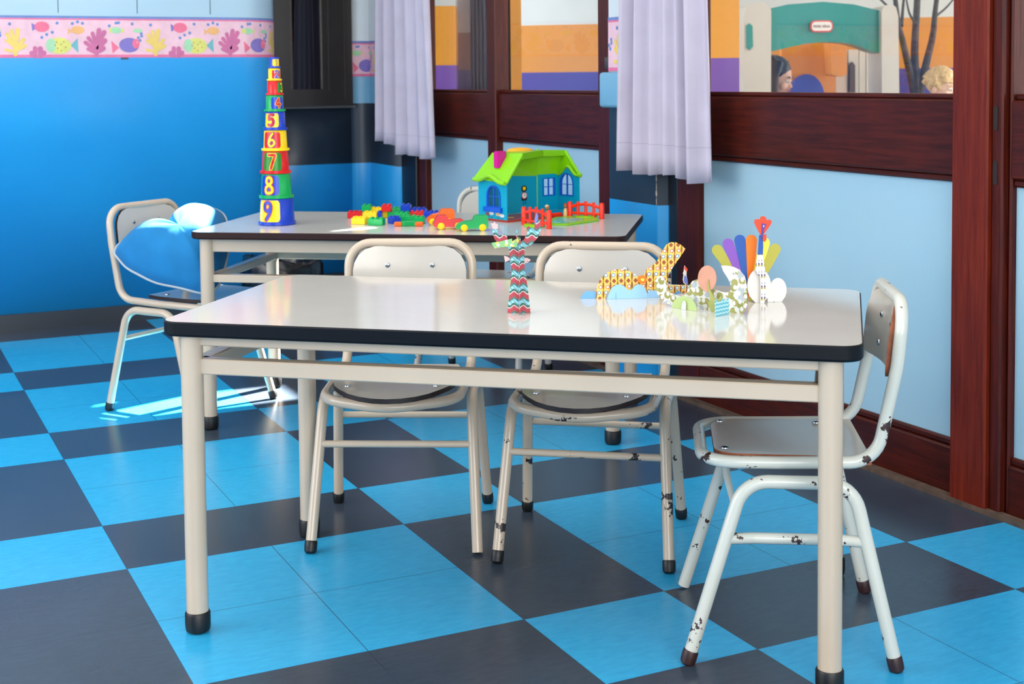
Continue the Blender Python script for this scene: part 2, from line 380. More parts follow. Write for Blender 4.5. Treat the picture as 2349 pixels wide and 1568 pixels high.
# ------------------------------------------------------------------ sea-life wallpaper border
PK = {'pink': (240, 196, 210), 'line': (232, 120, 160), 'edge': (112, 138, 196), 'yel': (238, 206, 110), 'org': (238, 180, 118), 'mag': (206, 112, 158), 'rose': (240, 118, 150), 'vio': (134, 120, 196), 'mint': (168, 218, 176), 'teal': (112, 182, 190), 'dot': (104, 142, 200), 'lime': (222, 220, 120), 'spot': (200, 150, 90)}
BK = list(PK); BM = [mat('border_'+k, PK[k], .55, var=.07, vscale=25) for k in BK]
def border(name, path, z0, z1, shift=0, period=.547):
    bm = bmesh.new(); seg = []; s = 0
    for A, B in zip(path, path[1:]):
        a, b = Vector(A), Vector(B); L = (b-a).length; seg.append((s, L, a, b)); s += L
    tot = s
    def at(s_, z, off):
        s_ = max(0, min(tot, s_))
        for st, L, a, b in seg:
            if s_ <= st+L+1e-9: break
        d = (b-a).normalized(); p = a+d*(s_-st); n = Vector((d.y, -d.x))
        return Vector((p.x+n.x*off, p.y+n.y*off, z))
    def strip(za, zb, off, mi):
        ss = sorted(set([k*tot/60 for k in range(61)]+[g[0] for g in seg]))
        for p, q in zip(ss, ss[1:]):
            v = [bm.verts.new(at(*c, off)) for c in ((p, za), (q, za), (q, zb), (p, zb))]; bm.faces.new(v).material_index = mi
    H = z1-z0
    strip(z0, z1, .0008, BK.index('pink')); strip(z0, z0+.012, .0014, BK.index('line')); strip(z1-.016, z1-.010, .0014, BK.index('line')); strip(z1-.010, z1, .0014, BK.index('edge'))
    unit = .547/810                                     # metres per pattern unit
    def poly(P, col, off):
        n = len(P); cx_ = sum(p[0] for p in P)/n; cz = sum(p[1] for p in P)/n
        if P[0] is None: return
        if min(p[0] for p in P) < 0 or max(p[0] for p in P) > tot: return
        c = bm.verts.new(at(cx_, cz, off)); R_ = [bm.verts.new(at(p[0], p[1], off)) for p in P]
        for i in range(n): bm.faces.new((c, R_[i], R_[(i+1) % n])).material_index = BK.index(col)
    def motif(o):
        def Q(P): return [(o+(x-110)*unit, z0+(340-y)/245*H) for x, y in P]
        def E(x, y, rx, ry, c, off=.002, n=18): poly(Q([(x+rx*math.cos(2*PI*k/n), y+ry*math.sin(2*PI*k/n)) for k in range(n)]), c, off)
        def T(P, c, off=.002): poly(Q(P), c, off)
        def S(x0, y0, x1, y1, w, c, off=.002): poly(Q(capsule((x0, y0), (x1, y1), w*.75, w)), c, off)
        for a in ((112, 322, 112, 250, 14), (112, 290, 70, 205, 11), (112, 260, 95, 185, 11), (118, 262, 130, 180, 13), (115, 290, 160, 235, 11), (112, 305, 60, 295, 9), (115, 300, 165, 270, 12), (90, 262, 62, 240, 8)): S(*a, 'yel', .002+a[4]*1e-5)
        for a in ((205, 325, 205, 315, 16), (222, 335, 222, 285, 13), (250, 335, 252, 288, 15), (270, 320, 272, 312, 14)): S(*a, 'mag', .002+a[2]*1e-7)
        T([(242, 160), (206, 138), (210, 185)], 'vio'); E(264, 160, 42, 31, 'rose', .0021)
        for x, y in ((85, 145), (350, 138), (262, 222), (290, 205), (28, 196), (10, 222), (437, 140), (467, 130), (495, 138), (690, 135), (705, 133), (785, 140), (840, 212), (830, 238), (322, 192), (650, 152)): E(x, y, 9, 9, 'dot', .0019, 9)
        T([(425, 268), (465, 225), (468, 312)], 'teal'); E(360, 270, 68, 48, 'lime', .0021); E(312, 268, 28, 40, 'mint', .0023)
        for x, y in ((345, 250), (370, 262), (350, 285), (385, 248), (395, 280), (370, 300), (335, 268)): E(x, y, 5, 5, 'spot', .0025, 7)
        T([(435, 185), (412, 165), (410, 205)], 'org'); E(468, 178, 38, 24, 'org', .0021)
        for a in ((572, 325, 572, 240, 14), (572, 300, 510, 252, 12), (565, 275, 528, 225, 12), (570, 260, 552, 198, 12), (575, 255, 590, 178, 14), (580, 265, 620, 190, 14), (578, 290, 622, 240, 15), (575, 310, 612, 285, 15), (560, 310, 525, 290, 11)): S(*a, 'mag', .002+a[3]*1e-6)
        E(690, 178, 30, 20, 'mint', .0021); E(662, 178, 14, 16, 'lime'); T([(712, 178), (735, 164), (735, 195)], 'lime')
        T([(705, 282), (660, 240), (666, 315)], 'rose'); E(765, 266, 60, 44, 'vio', .0021); E(805, 258, 22, 30, 'rose', .0024); E(812, 250, 4, 4, 'pink', .0027, 7)
        E(818, 180, 28, 13, 'mint')
    k = -1
    while True:
        o = shift+k*period
        if o > tot+.3: break
        motif(o); k += 1
    return struct(obj(name, bm, BM, smooth=None))
border('trim_4', [p for p in LPATH], 1.083, 1.250, (.122-XW) % .547)
border('trim_5', [(WX1, BY), (RX, BY), (RX, 3.03)], .998, 1.166, -.36)
border('trim_6', [(RX-.001, 1.110), (RX-.001, .815)], 1.003, 1.178, .075)

# ------------------------------------------------------------------ dark window in the alcove
wroot = bpy.data.objects.new('window_1', None); C.objects.link(wroot); wroot.location = (WX0, BY, WZ0); struct(wroot)
bm = bmesh.new()
def fr(x0, x1, z0, z1, y0, y1, w, bm): 
    box(bm, (x0, y0, z0), (x0+w[0], y1, z1)); box(bm, (x1-w[1], y0, z0), (x1, y1, z1)); box(bm, (x0+w[0], y0, z0), (x1-w[1], y1, z0+w[2])); box(bm, (x0+w[0], y0, z1-w[3]), (x1-w[1], y1, z1))
fr(WX0, WX1, WZ0, WZ1, BY-.03, BY+.05, (.09, .035, .025, .04), bm)
fr(WX0+.09, WX1-.035, WZ0+.025, WZ1-.04, BY-.02, BY+.04, (.02, .075, .045, .05), bm)
fr(WX0+.11, WX1-.11, WZ0+.07, WZ1-.09, BY-.008, BY+.03, (.008, .03, .008, .02), bm)
world_part('window_frame', bm, M_DKFRAME, wroot, smooth=None)
bm = bmesh.new(); box(bm, (WX0+.118, BY+.008, WZ0+.078), (WX1-.14, BY+.012, WZ1-.11)); world_part('pane', bm, glass_mat('dark_window_glass', (.35, .37, .4, 1), 1.25), wroot, smooth=None)
bm = bmesh.new(); box(bm, (WX0-.05, BY-.012, WZ0-.012), (WX1+.02, BY+.02, WZ0)); world_part('window_sill', bm, mat('sill_grey', (96, 98, 100), .6), wroot, smooth=None)
bm = bmesh.new(); box(bm, (WX0+.02, BY+.35, WZ0-.1), (WX1+.3, BY+.37, WZ1)); box(bm, (WX1+.3, BY+.06, WZ0-.1), (WX1+.32, BY+.37, WZ1)); box(bm, (WX0, BY+.06, WZ0-.1), (WX0+.02, BY+.37, WZ1)); box(bm, (WX0, BY+.06, WZ0-.12), (WX1+.32, BY+.37, WZ0-.1)); box(bm, (WX0, BY+.06, WZ1), (WX1+.32, BY+.37, WZ1+.02))
world_part('dark_recess', bm, mat('recess_dark', (22, 20, 24), .8), wroot, smooth=None)

# ------------------------------------------------------------------ mahogany doors of the right wall
def slab(bm, y0, y1, z0, z1, x0=1.80, x1=1.85, b=.004, mi=0): rbox(bm, (x0, min(y0, y1), z0), (x1, max(y0, y1), z1), b, 1, mi)
def door(n, stiles, bays, wood, mullion_extra=None):
    root = bpy.data.objects.new('door_%d' % n, None); C.objects.link(root); root.location = (1.80, stiles[0][0], 0); struct(root)
    for y0, y1, x0 in stiles:
        bm = bmesh.new(); slab(bm, y0, y1, 0, 2.12, x0); world_part('stile', bm, wood if x0 > 1.785 else M_WOODR, root)
    for y0, y1 in bays:
        bm = bmesh.new(); slab(bm, y0, y1, .752, .925, 1.803); slab(bm, y0, y1, .735, .752, 1.812)
        slab(bm, y0, y1, .925, .938, 1.815); world_part('rail', bm, M_WOODH, root)
        bm = bmesh.new(); slab(bm, y0, y1, .0, .118, 1.803); slab(bm, y0, y1, .118, .135, 1.812); world_part('bottom_rail', bm, M_WOODH, root)
        bm = bmesh.new(); slab(bm, y0, y1, 2.02, 2.12, 1.803); world_part('top_rail', bm, M_WOODH, root)
        bm = bmesh.new(); box(bm, (1.822, min(y0, y1), .13), (1.834, max(y0, y1), .74)); world_part('lower_panel', bm, M_PANEL, root, smooth=None)
        bm = bmesh.new(); box(bm, (1.826, min(y0, y1), .93), (1.830, max(y0, y1), 2.03)); world_part('glass_pane', bm, M_GLASS, root, smooth=None)
    return root
d1 = door(1, [(2.855, 2.765, 1.795), (2.106, 2.03, 1.79), (1.220, 1.112, 1.79)], [(2.765, 2.106), (2.03, 1.220)], M_WOOD)
bm = bmesh.new(); slab(bm, 3.035, 2.855, 0, 2.12, 1.785); world_part('jamb', bm, M_JAMB, d1)
d2 = door(2, [(.748, .635, 1.80), (-.431, -.540, 1.778)], [(.635, -.431)], M_WOOD)
bm = bmesh.new(); slab(bm, .797, .748, 0, 2.12, 1.80); world_part('jamb', bm, M_JAMB, d2)
d3 = door(3, [(-.540, -.572, 1.79), (-.574, -.584, 1.806), (-1.65, -1.75, 1.79)], [(-.584, -1.65)], M_WOOD)
bm = bmesh.new()
for z in (.885, .765): flat(bm, capsule((0, -.02), (0, .022), .0062), None, lambda a, b, z=z: (1.7895, -.553+a, z+b), .002, (-1, 0, 0))
world_part('hinge_slot', bm, mat('slot_dark', (30, 14, 12), .6), d3, smooth=None)
bm = bmesh.new(); rbox(bm, (1.779, 1.13, 1.01), (1.79, 1.155, 1.05), .003, 2); world_part('latch', bm, mat('latch_metal', (90, 92, 84), .35, metal=.7), d1)
bm = bmesh.new(); box(bm, (1.776, -1.8, 0), (1.80, .80, .012)); box(bm, (1.776, 1.16, 0), (1.80, 3.03, .012)); struct(obj('trim_7', bm, M_SILL, smooth=None))
bm = bmesh.new(); box(bm, (1.79, -4.8, 0), (1.87, -1.75, 2.12)); struct(obj('wall_right', bm, M_WHITE, smooth=None))

# ------------------------------------------------------------------ furniture materials
def tube_paint(name, c, chip=None, thr=.7, scale=22, rough=.25):
    m = bpy.data.materials.new(name); m.use_nodes = True; t = NT(m); co = t.co()
    v = t.noise(co, 5, 3); col = t.ramp(v, [(.3, rgb(c)), (.75, rgb(tuple(x*.95 for x in c)))])
    t.b.inputs['Coat Weight'].default_value = .2; t.b.inputs['Roughness'].default_value = rough
    if chip:
        k = t.m('GREATER_THAN', t.m('ADD', t.m('MULTIPLY', t.noise(co, scale, 5, .6), .8), t.m('MULTIPLY', t.noise(co, scale*6, 3), .2)), thr)
        col = t.mix(k, col, rgb(chip)); t.put(t.b.inputs['Roughness'], t.m('ADD', rough, t.m('MULTIPLY', k, .35)))
        t.bump(t.m('SUBTRACT', 1.0, k), .5, .0006)
    t.col(col); return m
M_BEIGE = tube_paint('beige_enamel', (208, 188, 166))
M_BEIGEW = tube_paint('beige_enamel_chipped', (208, 188, 166), (42, 32, 32), .605, 21)
M_BEIGES = tube_paint('beige_enamel_few_chips', (208, 188, 166), (52, 36, 32), .665, 19)
M_WENAM = tube_paint('white_enamel_chipped', (214, 214, 203), (58, 34, 32), .615, 26)
M_GREYC = tube_paint('grey_enamel_chipped', (205, 200, 190), (50, 46, 46), .58, 16)
M_TOP = mat('white_laminate', (222, 217, 210), .1, .5, var=.02, coat=.3)
M_TOPG = mat('pale_grey_laminate', (208, 207, 203), .16, .35, var=.02)
M_EDGEN = mat('navy_edge_band', (6, 9, 17), .5, .22)
M_EDGEB = mat('brown_edge_band', (42, 18, 15), .5, .25)
M_RUB = mat('black_rubber', (16, 16, 18), .45)
M_RUBB = mat('brown_rubber', (50, 26, 26), .45)
M_BOARD = mat('laminate_board', (204, 195, 184), .2, .5, var=.025, coat=.25)
M_BOARDE = mat('board_edge_dark', (40, 26, 24), .5, var=.2, vscale=60)
M_BOARDR = mat('board_edge_plywood', (150, 84, 52), .6, var=.25, vscale=60)
M_BOLT = mat('bolt_steel', (190, 192, 194), .25, metal=1)

def cap_foot(bm, p, d, r, h=.03):
    Mx = d.to_track_quat('Z', 'Y').to_matrix().to_4x4(); Mx.translation = p
    lathe(bm, [(0, 0), (r*.8, 0), (r*1.1, .004), (r*1.16, .012), (r*1.16, h-.003), (r*1.06, h)], 16, Mx)
def table(name, label, loc, rotz, L, W, top, mtop, medge, hx, hy, apron, rail, mfr, thick=.026):
    root = thing(name, label, 'table', (loc[0], loc[1], 0), rotz)
    o = rrect(-L/2, -W/2, L/2, W/2, .035, 6)
    bm = bmesh.new()
    oi = rrect(-L/2+.0025, -W/2+.0025, L/2-.0025, W/2-.0025, .0335, 6)
    rings = [[bm.verts.new((x, y, z)) for x, y in q] for q, z in ((oi, top-thick), (o, top-thick+.004), (o, top-.0025), (oi, top))]
    for A, B in zip(rings, rings[1:]):
        for k in range(len(A)): bm.faces.new((A[k], A[(k+1) % len(A)], B[(k+1) % len(A)], B[k])).material_index = 1
    bm.faces.new(rings[-1]).material_index = 0; bm.faces.new(rings[0][::-1]).material_index = 1
    obj('tabletop', bm, [mtop, medge], root, smooth=22)
    r = .0195
    for sx in (-1, 1):
        for sy in (-1, 1):
            bm = bmesh.new(); tube(bm, [(sx*hx, sy*hy, .02), (sx*hx, sy*hy, top-thick)], r, 20); lg = obj('leg', bm, mfr, root)
            bm = bmesh.new(); cap_foot(bm, Vector((sx*hx, sy*hy, 0)), Vector((0, 0, 1)), r, .038); obj('rubber_foot', bm, M_RUB, lg)
    for z0, z1, nm, dp in ((*apron, 'apron', .022), (*rail, 'stretcher', .03)):
        for s in (-1, 1):
            bm = bmesh.new(); rbox(bm, (-hx+r*.6, s*(hy+.004)-(dp if s > 0 else 0), z0), (hx-r*.6, s*(hy+.004)+(dp if s < 0 else 0), z1), .002, 1); obj(nm, bm, mfr, root)
            bm = bmesh.new(); rbox(bm, (s*(hx+.004)-(dp if s > 0 else 0), -hy+r*.6, z0), (s*(hx+.004)+(dp if s < 0 else 0), hy-r*.6, z1), .002, 1); obj(nm, bm, mfr, root)
    return root
TZ = .564
table('school_table', 'white school table with navy edge band standing nearest, paper animals on it', (.649, -.530), R(-39.7), 1.205, .585, TZ, M_TOP, M_EDGEN, .552, .262, (.518, .538), (.467, .4945), M_BEIGE)
table('school_table', 'pale grey school table with brown edge band carrying the plastic toys', (1.035, .908), R(-36), 1.225, .60, TZ, M_TOPG, M_EDGEB, .572, .262, (.505, .544), (.4185, .4405), M_BEIGE, .02)

def chair(label, loc, rotz, mfr, mrub, kind='A', bare=(), group='school chairs', mboard_edge=M_BOARDE, legmat=None):
    """front faces -Y; tubular frame, laminated seat and back"""
    root = thing('school_chair', label, 'chair', (loc[0], loc[1], 0), rotz, group)
    legmat = legmat or mfr
    hw = .143 if kind == 'A' else .136; zr = .331 if kind == 'A' else .335
    fy = -.252 if kind == 'A' else -.145
    bm = bmesh.new()
    half = [(0, .187, .606), (hw, .187, .606), (hw, .176, .50), (hw, .142, zr+.004), (hw, -.02, zr), (hw*.98, fy+.055 if kind == 'A' else fy, zr-.001), (0, fy, zr-.007 if kind == 'A' else zr)]
    loop = half+[(-x, y, z) for x, y, z in half[1:-1]][::-1]
    rr = [0, .078, .2, .055, .0, .075 if kind == 'A' else .06, .12 if kind == 'A' else 0]
    P = fillet(loop, rr+rr[1:-1][::-1], 8, True)
    tube(bm, P, .0108, 14, True); obj('tube_frame', bm, mfr, root)
    # seat board
    if kind == 'A':
        a = [(-.128, .105), (.128, .105)]+[(.128*math.cos(t), -.065+(fy+.068)*math.sin(t)*1.0) for t in [PI*k/16*-1 for k in range(0, 1)]]
        o = [(-.120, .052), (.120, .052), (.131, .0), (.132, -.075)]+[(.132*math.cos(t), -.085-.170*math.sin(t)**.9) for t in [PI*k/14 for k in range(1, 14)]]+[(-.132, -.075), (-.131, .0)]
    else:
        o = [(p.x, p.y) for p in fillet([(-.145, .135, 0), (.145, .135, 0), (.122, .04, 0), (.118, fy+.022, 0), (-.118, fy+.022, 0), (-.122, .04, 0)], [.004, .004, .04, .045, .045, .04], 6, True)]
    bm = bmesh.new(); zt = zr+.0125+.011 if kind == 'A' else zr+.012
    zt = .351 if kind == 'A' else .347
    f2 = lambda a, b: (a, b, zt-.005-(.006*math.cos(a/.13*1.3) if kind != 'A' else 0)-(.10*max(0, -b-.19) if kind == 'A' else 0))
    flat(bm, o, None, f2, .010, (0, 0, 1))
    for f in bm.faces:
        f.normal_update()
        if abs(f.normal.z) < .5: f.material_index = 1
    st = obj('seat', bm, [M_BOARD, mboard_edge], root, smooth=30)
    for sx in (-1, 1):
        for y in ((-.165, .005) if kind == 'A' else (-.105, .07)):
            bm = bmesh.new(); lathe(bm, [(.0075, 0), (.0072, .0015), (.004, .003), (0, .0033)], 12, Matrix.Translation((sx*.092, y, zt))); obj('bolt', bm, M_BOLT, st)
    # back board
    bw = .131 if kind == 'A' else .1245; b0, b1 = .477, .600
    o = [(p.x, p.y) for p in fillet([(-bw, b0, 0), (bw, b0, 0), (bw, b1, 0), (-bw, b1, 0)], [.02, .02, .054, .054], 7, True)]
    g = []
    for i in range(len(o)):
        p, q_ = o[i], o[(i+1) % len(o)]; n = max(1, int(math.dist(p, q_)/.02)); g += [(p[0]+(q_[0]-p[0])*k/n, p[1]+(q_[1]-p[1])*k/n) for k in range(n)]
    yb = lambda z: .187+(z-.606)*.105
    bow = .012 if kind == 'A' else .02
    fb = lambda a, b: (a, yb(b)-.006+bow*(1-(a/bw)**2)-.006, b)
    bm = bmesh.new()
    # grid of columns so the board can be bowed
    cols = 14
    def span(a):
        zs = []
        for i in range(len(g)):
            (x0, z0), (x1, z1) = g[i], g[(i+1) % len(g)]
            if (x0-a)*(x1-a) <= 0 and abs(x1-x0) > 1e-9: zs.append(z0+(z1-z0)*(a-x0)/(x1-x0))
        return min(zs), max(zs)
    xs = [-bw*math.cos(PI*k/cols)*.9995 for k in range(cols+1)]
    F, B = [], []
    for x in xs:
        lo, hi = span(x); F.append([bm.verts.new(Vector(fb(x, lo+(hi-lo)*k/6))+Vector((0, -.005, 0))) for k in range(7)]); B.append([bm.verts.new(Vector(fb(x, lo+(hi-lo)*k/6))+Vector((0, .004, 0))) for k in range(7)])
    for i in range(cols):
        for k in range(6):
            bm.faces.new((F[i][k], F[i+1][k], F[i+1][k+1], F[i][k+1])); bm.faces.new((B[i][k], B[i][k+1], B[i+1][k+1], B[i+1][k]))
        bm.faces.new((F[i][0], B[i][0], B[i+1][0], F[i+1][0])).material_index = 1; bm.faces.new((F[i][6], F[i+1][6], B[i+1][6], B[i][6])).material_index = 1
    for i in (0, cols):
        for k in range(6): bm.faces.new((F[i][k], F[i][k+1], B[i][k+1], B[i][k])).material_index = 1
    bb = obj('backrest', bm, [M_BOARD, mboard_edge], root, smooth=40)
    for sx in (-1, 1):
        for z in (.556, .505):
            p = Vector(fb(sx*.052, z))+Vector((0, -.005, 0)); bm = bmesh.new()
            lathe(bm, [(.0062, 0), (.0058, .002), (.0035, .0036), (0, .004)], 12, Matrix.Translation(p) @ Matrix.Rotation(PI/2, 4, 'X')); obj('bolt', bm, M_BOLT, bb)
    # legs: two bent tubes each side, meeting under the seat
    rl = .0115
    for sx in (-1, 1):
        for sy, foot, cor in ((-1, -.1725, -.077), (1, .1725, .102)):
            ft, tp = Vector((sx*.175, foot, 0)), Vector((sx*.1585, cor, .309))
            nm = ('L' if sx < 0 else 'R')+('F' if sy < 0 else 'B')
            d = (tp-ft).normalized()
            P = fillet([ft+d*.004, tp, (sx*.1585, .01, .3085)], .055, 8)
            bm = bmesh.new(); tube(bm, P, rl, 14); lg = obj('leg', bm, legmat, root)
            if nm not in bare:
                bm = bmesh.new(); cap_foot(bm, ft, d, rl, .026); obj('rubber_foot', bm, mrub, lg)
    if kind == 'A':
        for y, z, x in ((-.109, .214, .164), (.128, .218, .164)):
            bm = bmesh.new(); tube(bm, [(-x, y, z), (x, y, z)], .0075, 12); obj('stretcher', bm, legmat, root)
    else:
        bm = bmesh.new(); tube(bm, fillet([(.163, -.105, .212), (.150, -.06, .210), (.150, .09, .210), (.163, .122, .212)], .03, 6), .0095, 12); obj('stretcher', bm, legmat, root)
        bm = bmesh.new(); tube(bm, [(-.135, -.10, .322), (-.11, -.092, .24), (-.06, -.08, .19)], [.0085, .007, .005], 10); obj('brace', bm, legmat, root)
    return root
chair('beige chair behind the near table, left of the pair, one front leg lacks its cap', (.595, -.015), R(-28.5), M_BEIGES, M_RUB, bare=('RF',), legmat=M_BEIGE)
chair('beige chair behind the near table, right of the pair, paint chipped from tubes', (.923, -.283), R(-37), M_BEIGEW, M_RUB)
chair('white painted chair with brown feet and heavy chipping at the right end of near table', (.998, -.838), R(-122), M_WENAM, M_RUBB, 'W', bare=('LF',), mboard_edge=M_BOARDR)
chair('beige chair by the blue wall holding the blue cushion', (.4385, 1.347), R(34), M_BEIGE, M_RUB)
chair('greyish chair behind the toy table, half hidden by the toy house', (1.375, 1.262), R(-44), M_GREYC, M_RUB)

# ------------------------------------------------------------------ heart cushion on the chair by the blue wall
def fabric(name, c, sc_=300, var=.06):
    m = bpy.data.materials.new(name); m.use_nodes = True; t = NT(m); co = t.co()
    f = t.noise(co, 9, 4); t.col(t.ramp(f, [(.3, rgb(tuple(x*(1-var) for x in c))), (.75, rgb(tuple(min(255, x*(1+var)) for x in c)))]))
    t.b.inputs['Roughness'].default_value = .85; t.b.inputs['Sheen Weight'].default_value = .03; t.bump(t.noise(co, sc_, 2), .25, .001); return m
M_CUSH = fabric('cushion_blue', (4, 120, 182)); M_PIPE = fabric('piping_white', (172, 180, 186))
cu = Vector((.9, -.436, 0)).normalized()                # sideways axis of the cushion
cn = Vector((-.11, -.57, .81)).normalized(); cn = (cn-cu*cn.dot(cu)).normalized(); cw = cn.cross(cu).normalized()
if cw.z < 0: cw = -cw
CC = Vector((.384, 1.283, .470))
base = thing('heart_cushion', 'blue heart cushion with white piping lying on the chair by the wall', 'cushion', tuple(CC))
OUT = [(-.185, .012), (-.176, .052), (-.15, .082), (-.108, .092), (-.070, .076), (-.053, .052), (-.044, .085), (-.030, .145), (.005, .180), (.05, .190), (.094, .178), (.122, .145), (.138, .10), (.150, .04), (.156, -.03), (.152, -.10), (.138, -.138), (.11, -.145), (.03, -.125), (-.05, -.098), (-.115, -.062), (-.160, -.022)]
OUT = [(p.x, p.y) for p in catmull([(a, b*1.14, 0) for a, b in OUT], 4, True)]
def pillow(bm, sgn, bulge):
    cx_, cy_ = .03, .0; rings = []
    for k in range(11):
        f = 1-k/10; h = bulge*(1-f**2.6)**.62
        rings.append([bm.verts.new(cu*(cx_+(a-cx_)*f)+cw*(cy_+(b-cy_)*f)+cn*sgn*(h+.004*math.sin(a*60+b*30)*(1-f)*f*3)) if f > 0 else None for a, b in OUT] if k < 10 else [bm.verts.new(cu*cx_+cw*cy_+cn*sgn*bulge)])
    n = len(OUT)
    for A, B in zip(rings, rings[1:]):
        for i in range(n):
            if len(B) == 1: bm.faces.new((A[i], A[(i+1) % n], B[0]))
            else: bm.faces.new((A[i], A[(i+1) % n], B[(i+1) % n], B[i]))
bm = bmesh.new(); pillow(bm, 1, .115); pillow(bm, -1, .075); bmesh.ops.remove_doubles(bm, verts=bm.verts, dist=1e-5)
_in = [v for v in bm.verts if abs(v.co.dot(cn)) > .006]
for _ in range(14): bmesh.ops.smooth_vert(bm, verts=_in, factor=.5, use_axis_x=True, use_axis_y=True, use_axis_z=True)
obj('cushion_cover', bm, M_CUSH, base, smooth=80)
bm = bmesh.new(); tube(bm, [cu*a+cw*b+cn*.002*math.sin(i*.9) for i, (a, b) in enumerate(OUT)], .0034, 8, True); obj('piping', bm, M_PIPE, base)

# ------------------------------------------------------------------ number cups stacked into a tower
PC = {'blue': (16, 62, 190), 'green': (0, 166, 84), 'red': (214, 22, 26), 'yellow': (250, 212, 8)}
M_PL = {k: plastic('plastic_'+k, v) for k, v in PC.items()}
M_PL['purple'] = plastic('plastic_purple', (120, 52, 150)); M_PL['white'] = plastic('plastic_white', (238, 236, 230)); M_PL['orange'] = plastic('plastic_orange', (240, 96, 14)); M_PL['deep'] = plastic('plastic_panel_green', (10, 128, 22))
M_PL['tan'] = plastic('plastic_tan', (176, 150, 90))
DIG = {'1': [[(.3, .78), (.55, 1), (.55, 0)]], '2': [[(.14, .76), (.28, .95), (.55, 1), (.8, .84), (.76, .58), (.45, .28), (.14, .02), (.5, .02), (.88, .02)]],
 '3': [[(.15, .88), (.48, 1), (.8, .8), (.48, .54), (.85, .28), (.5, 0), (.12, .12)]], '4': [[(.62, 0), (.62, 1), (.1, .34), (.92, .34)]],
 '5': [[(.84, .98), (.28, .98), (.2, .56), (.55, .66), (.86, .38), (.58, .03), (.14, .1)]], '6': [[(.66, 1), (.32, .66), (.14, .3), (.3, .04), (.62, .02), (.86, .26), (.66, .5), (.36, .46), (.2, .3)]],
 '7': [[(.1, .97), (.88, .97), (.62, .5), (.38, 0)]], '8': [[(.5, .53), (.22, .7), (.26, .94), (.5, 1), (.74, .94), (.78, .7), (.5, .53), (.16, .34), (.18, .08), (.5, 0), (.82, .08), (.84, .34), (.5, .53)]],
 '9': [[(.8, .66), (.56, .5), (.26, .6), (.2, .84), (.42, 1), (.7, .96), (.84, .74), (.72, .34), (.4, 0)]]}
SHARP = {'1', '4', '7'}
tw = pz(636, 514, TZ); TD = (tw-CAM).dot(fwd); pxm = TD/FPX
def tz(v): return TZ+(514-v)*pxm*1.0
tobase = math.atan2(CAM.y-tw.y, CAM.x-tw.x)            # direction of the viewer, angle 0 of each cup
rimv = [516, 455.5, 399.5, 348, 301, 259, 222, 189.5, 161, 136]
CUPS = [(9, 'blue', 'yellow', 'blue', 'red', 86, 80, 72, 636, -34, 44), (8, 'green', 'blue', 'yellow', 'red', 79, 70, 63, 635.5, -29, 40), (7, 'red', 'deep', 'red', 'yellow', 71, 62, 56, 634.5, -15, 42), (6, 'yellow', 'red', 'yellow', 'purple', 64, 54, 49, 635.5, -20, 46),
 (5, 'blue', 'yellow', 'red', 'purple', 56, 47, 43, 636, -24, 44), (4, 'green', 'blue', 'red', 'yellow', 49, 40, 37, 635.5, 24, 48), (3, 'red', 'deep', 'yellow', 'deep', 41, 34, 31, 636, 66, 44), (2, 'yellow', 'red', 'blue', 'white', 35, 27.5, 25.5, 636, 24, 46), (1, 'blue', 'yellow', 'tan', 'yellow', 29, 21.5, 20, 636.5, 26, 48)]
WORD = ['', 'one', 'two', 'three', 'four', 'five', 'six', 'seven', 'eight', 'nine']
z0 = TZ+.0005
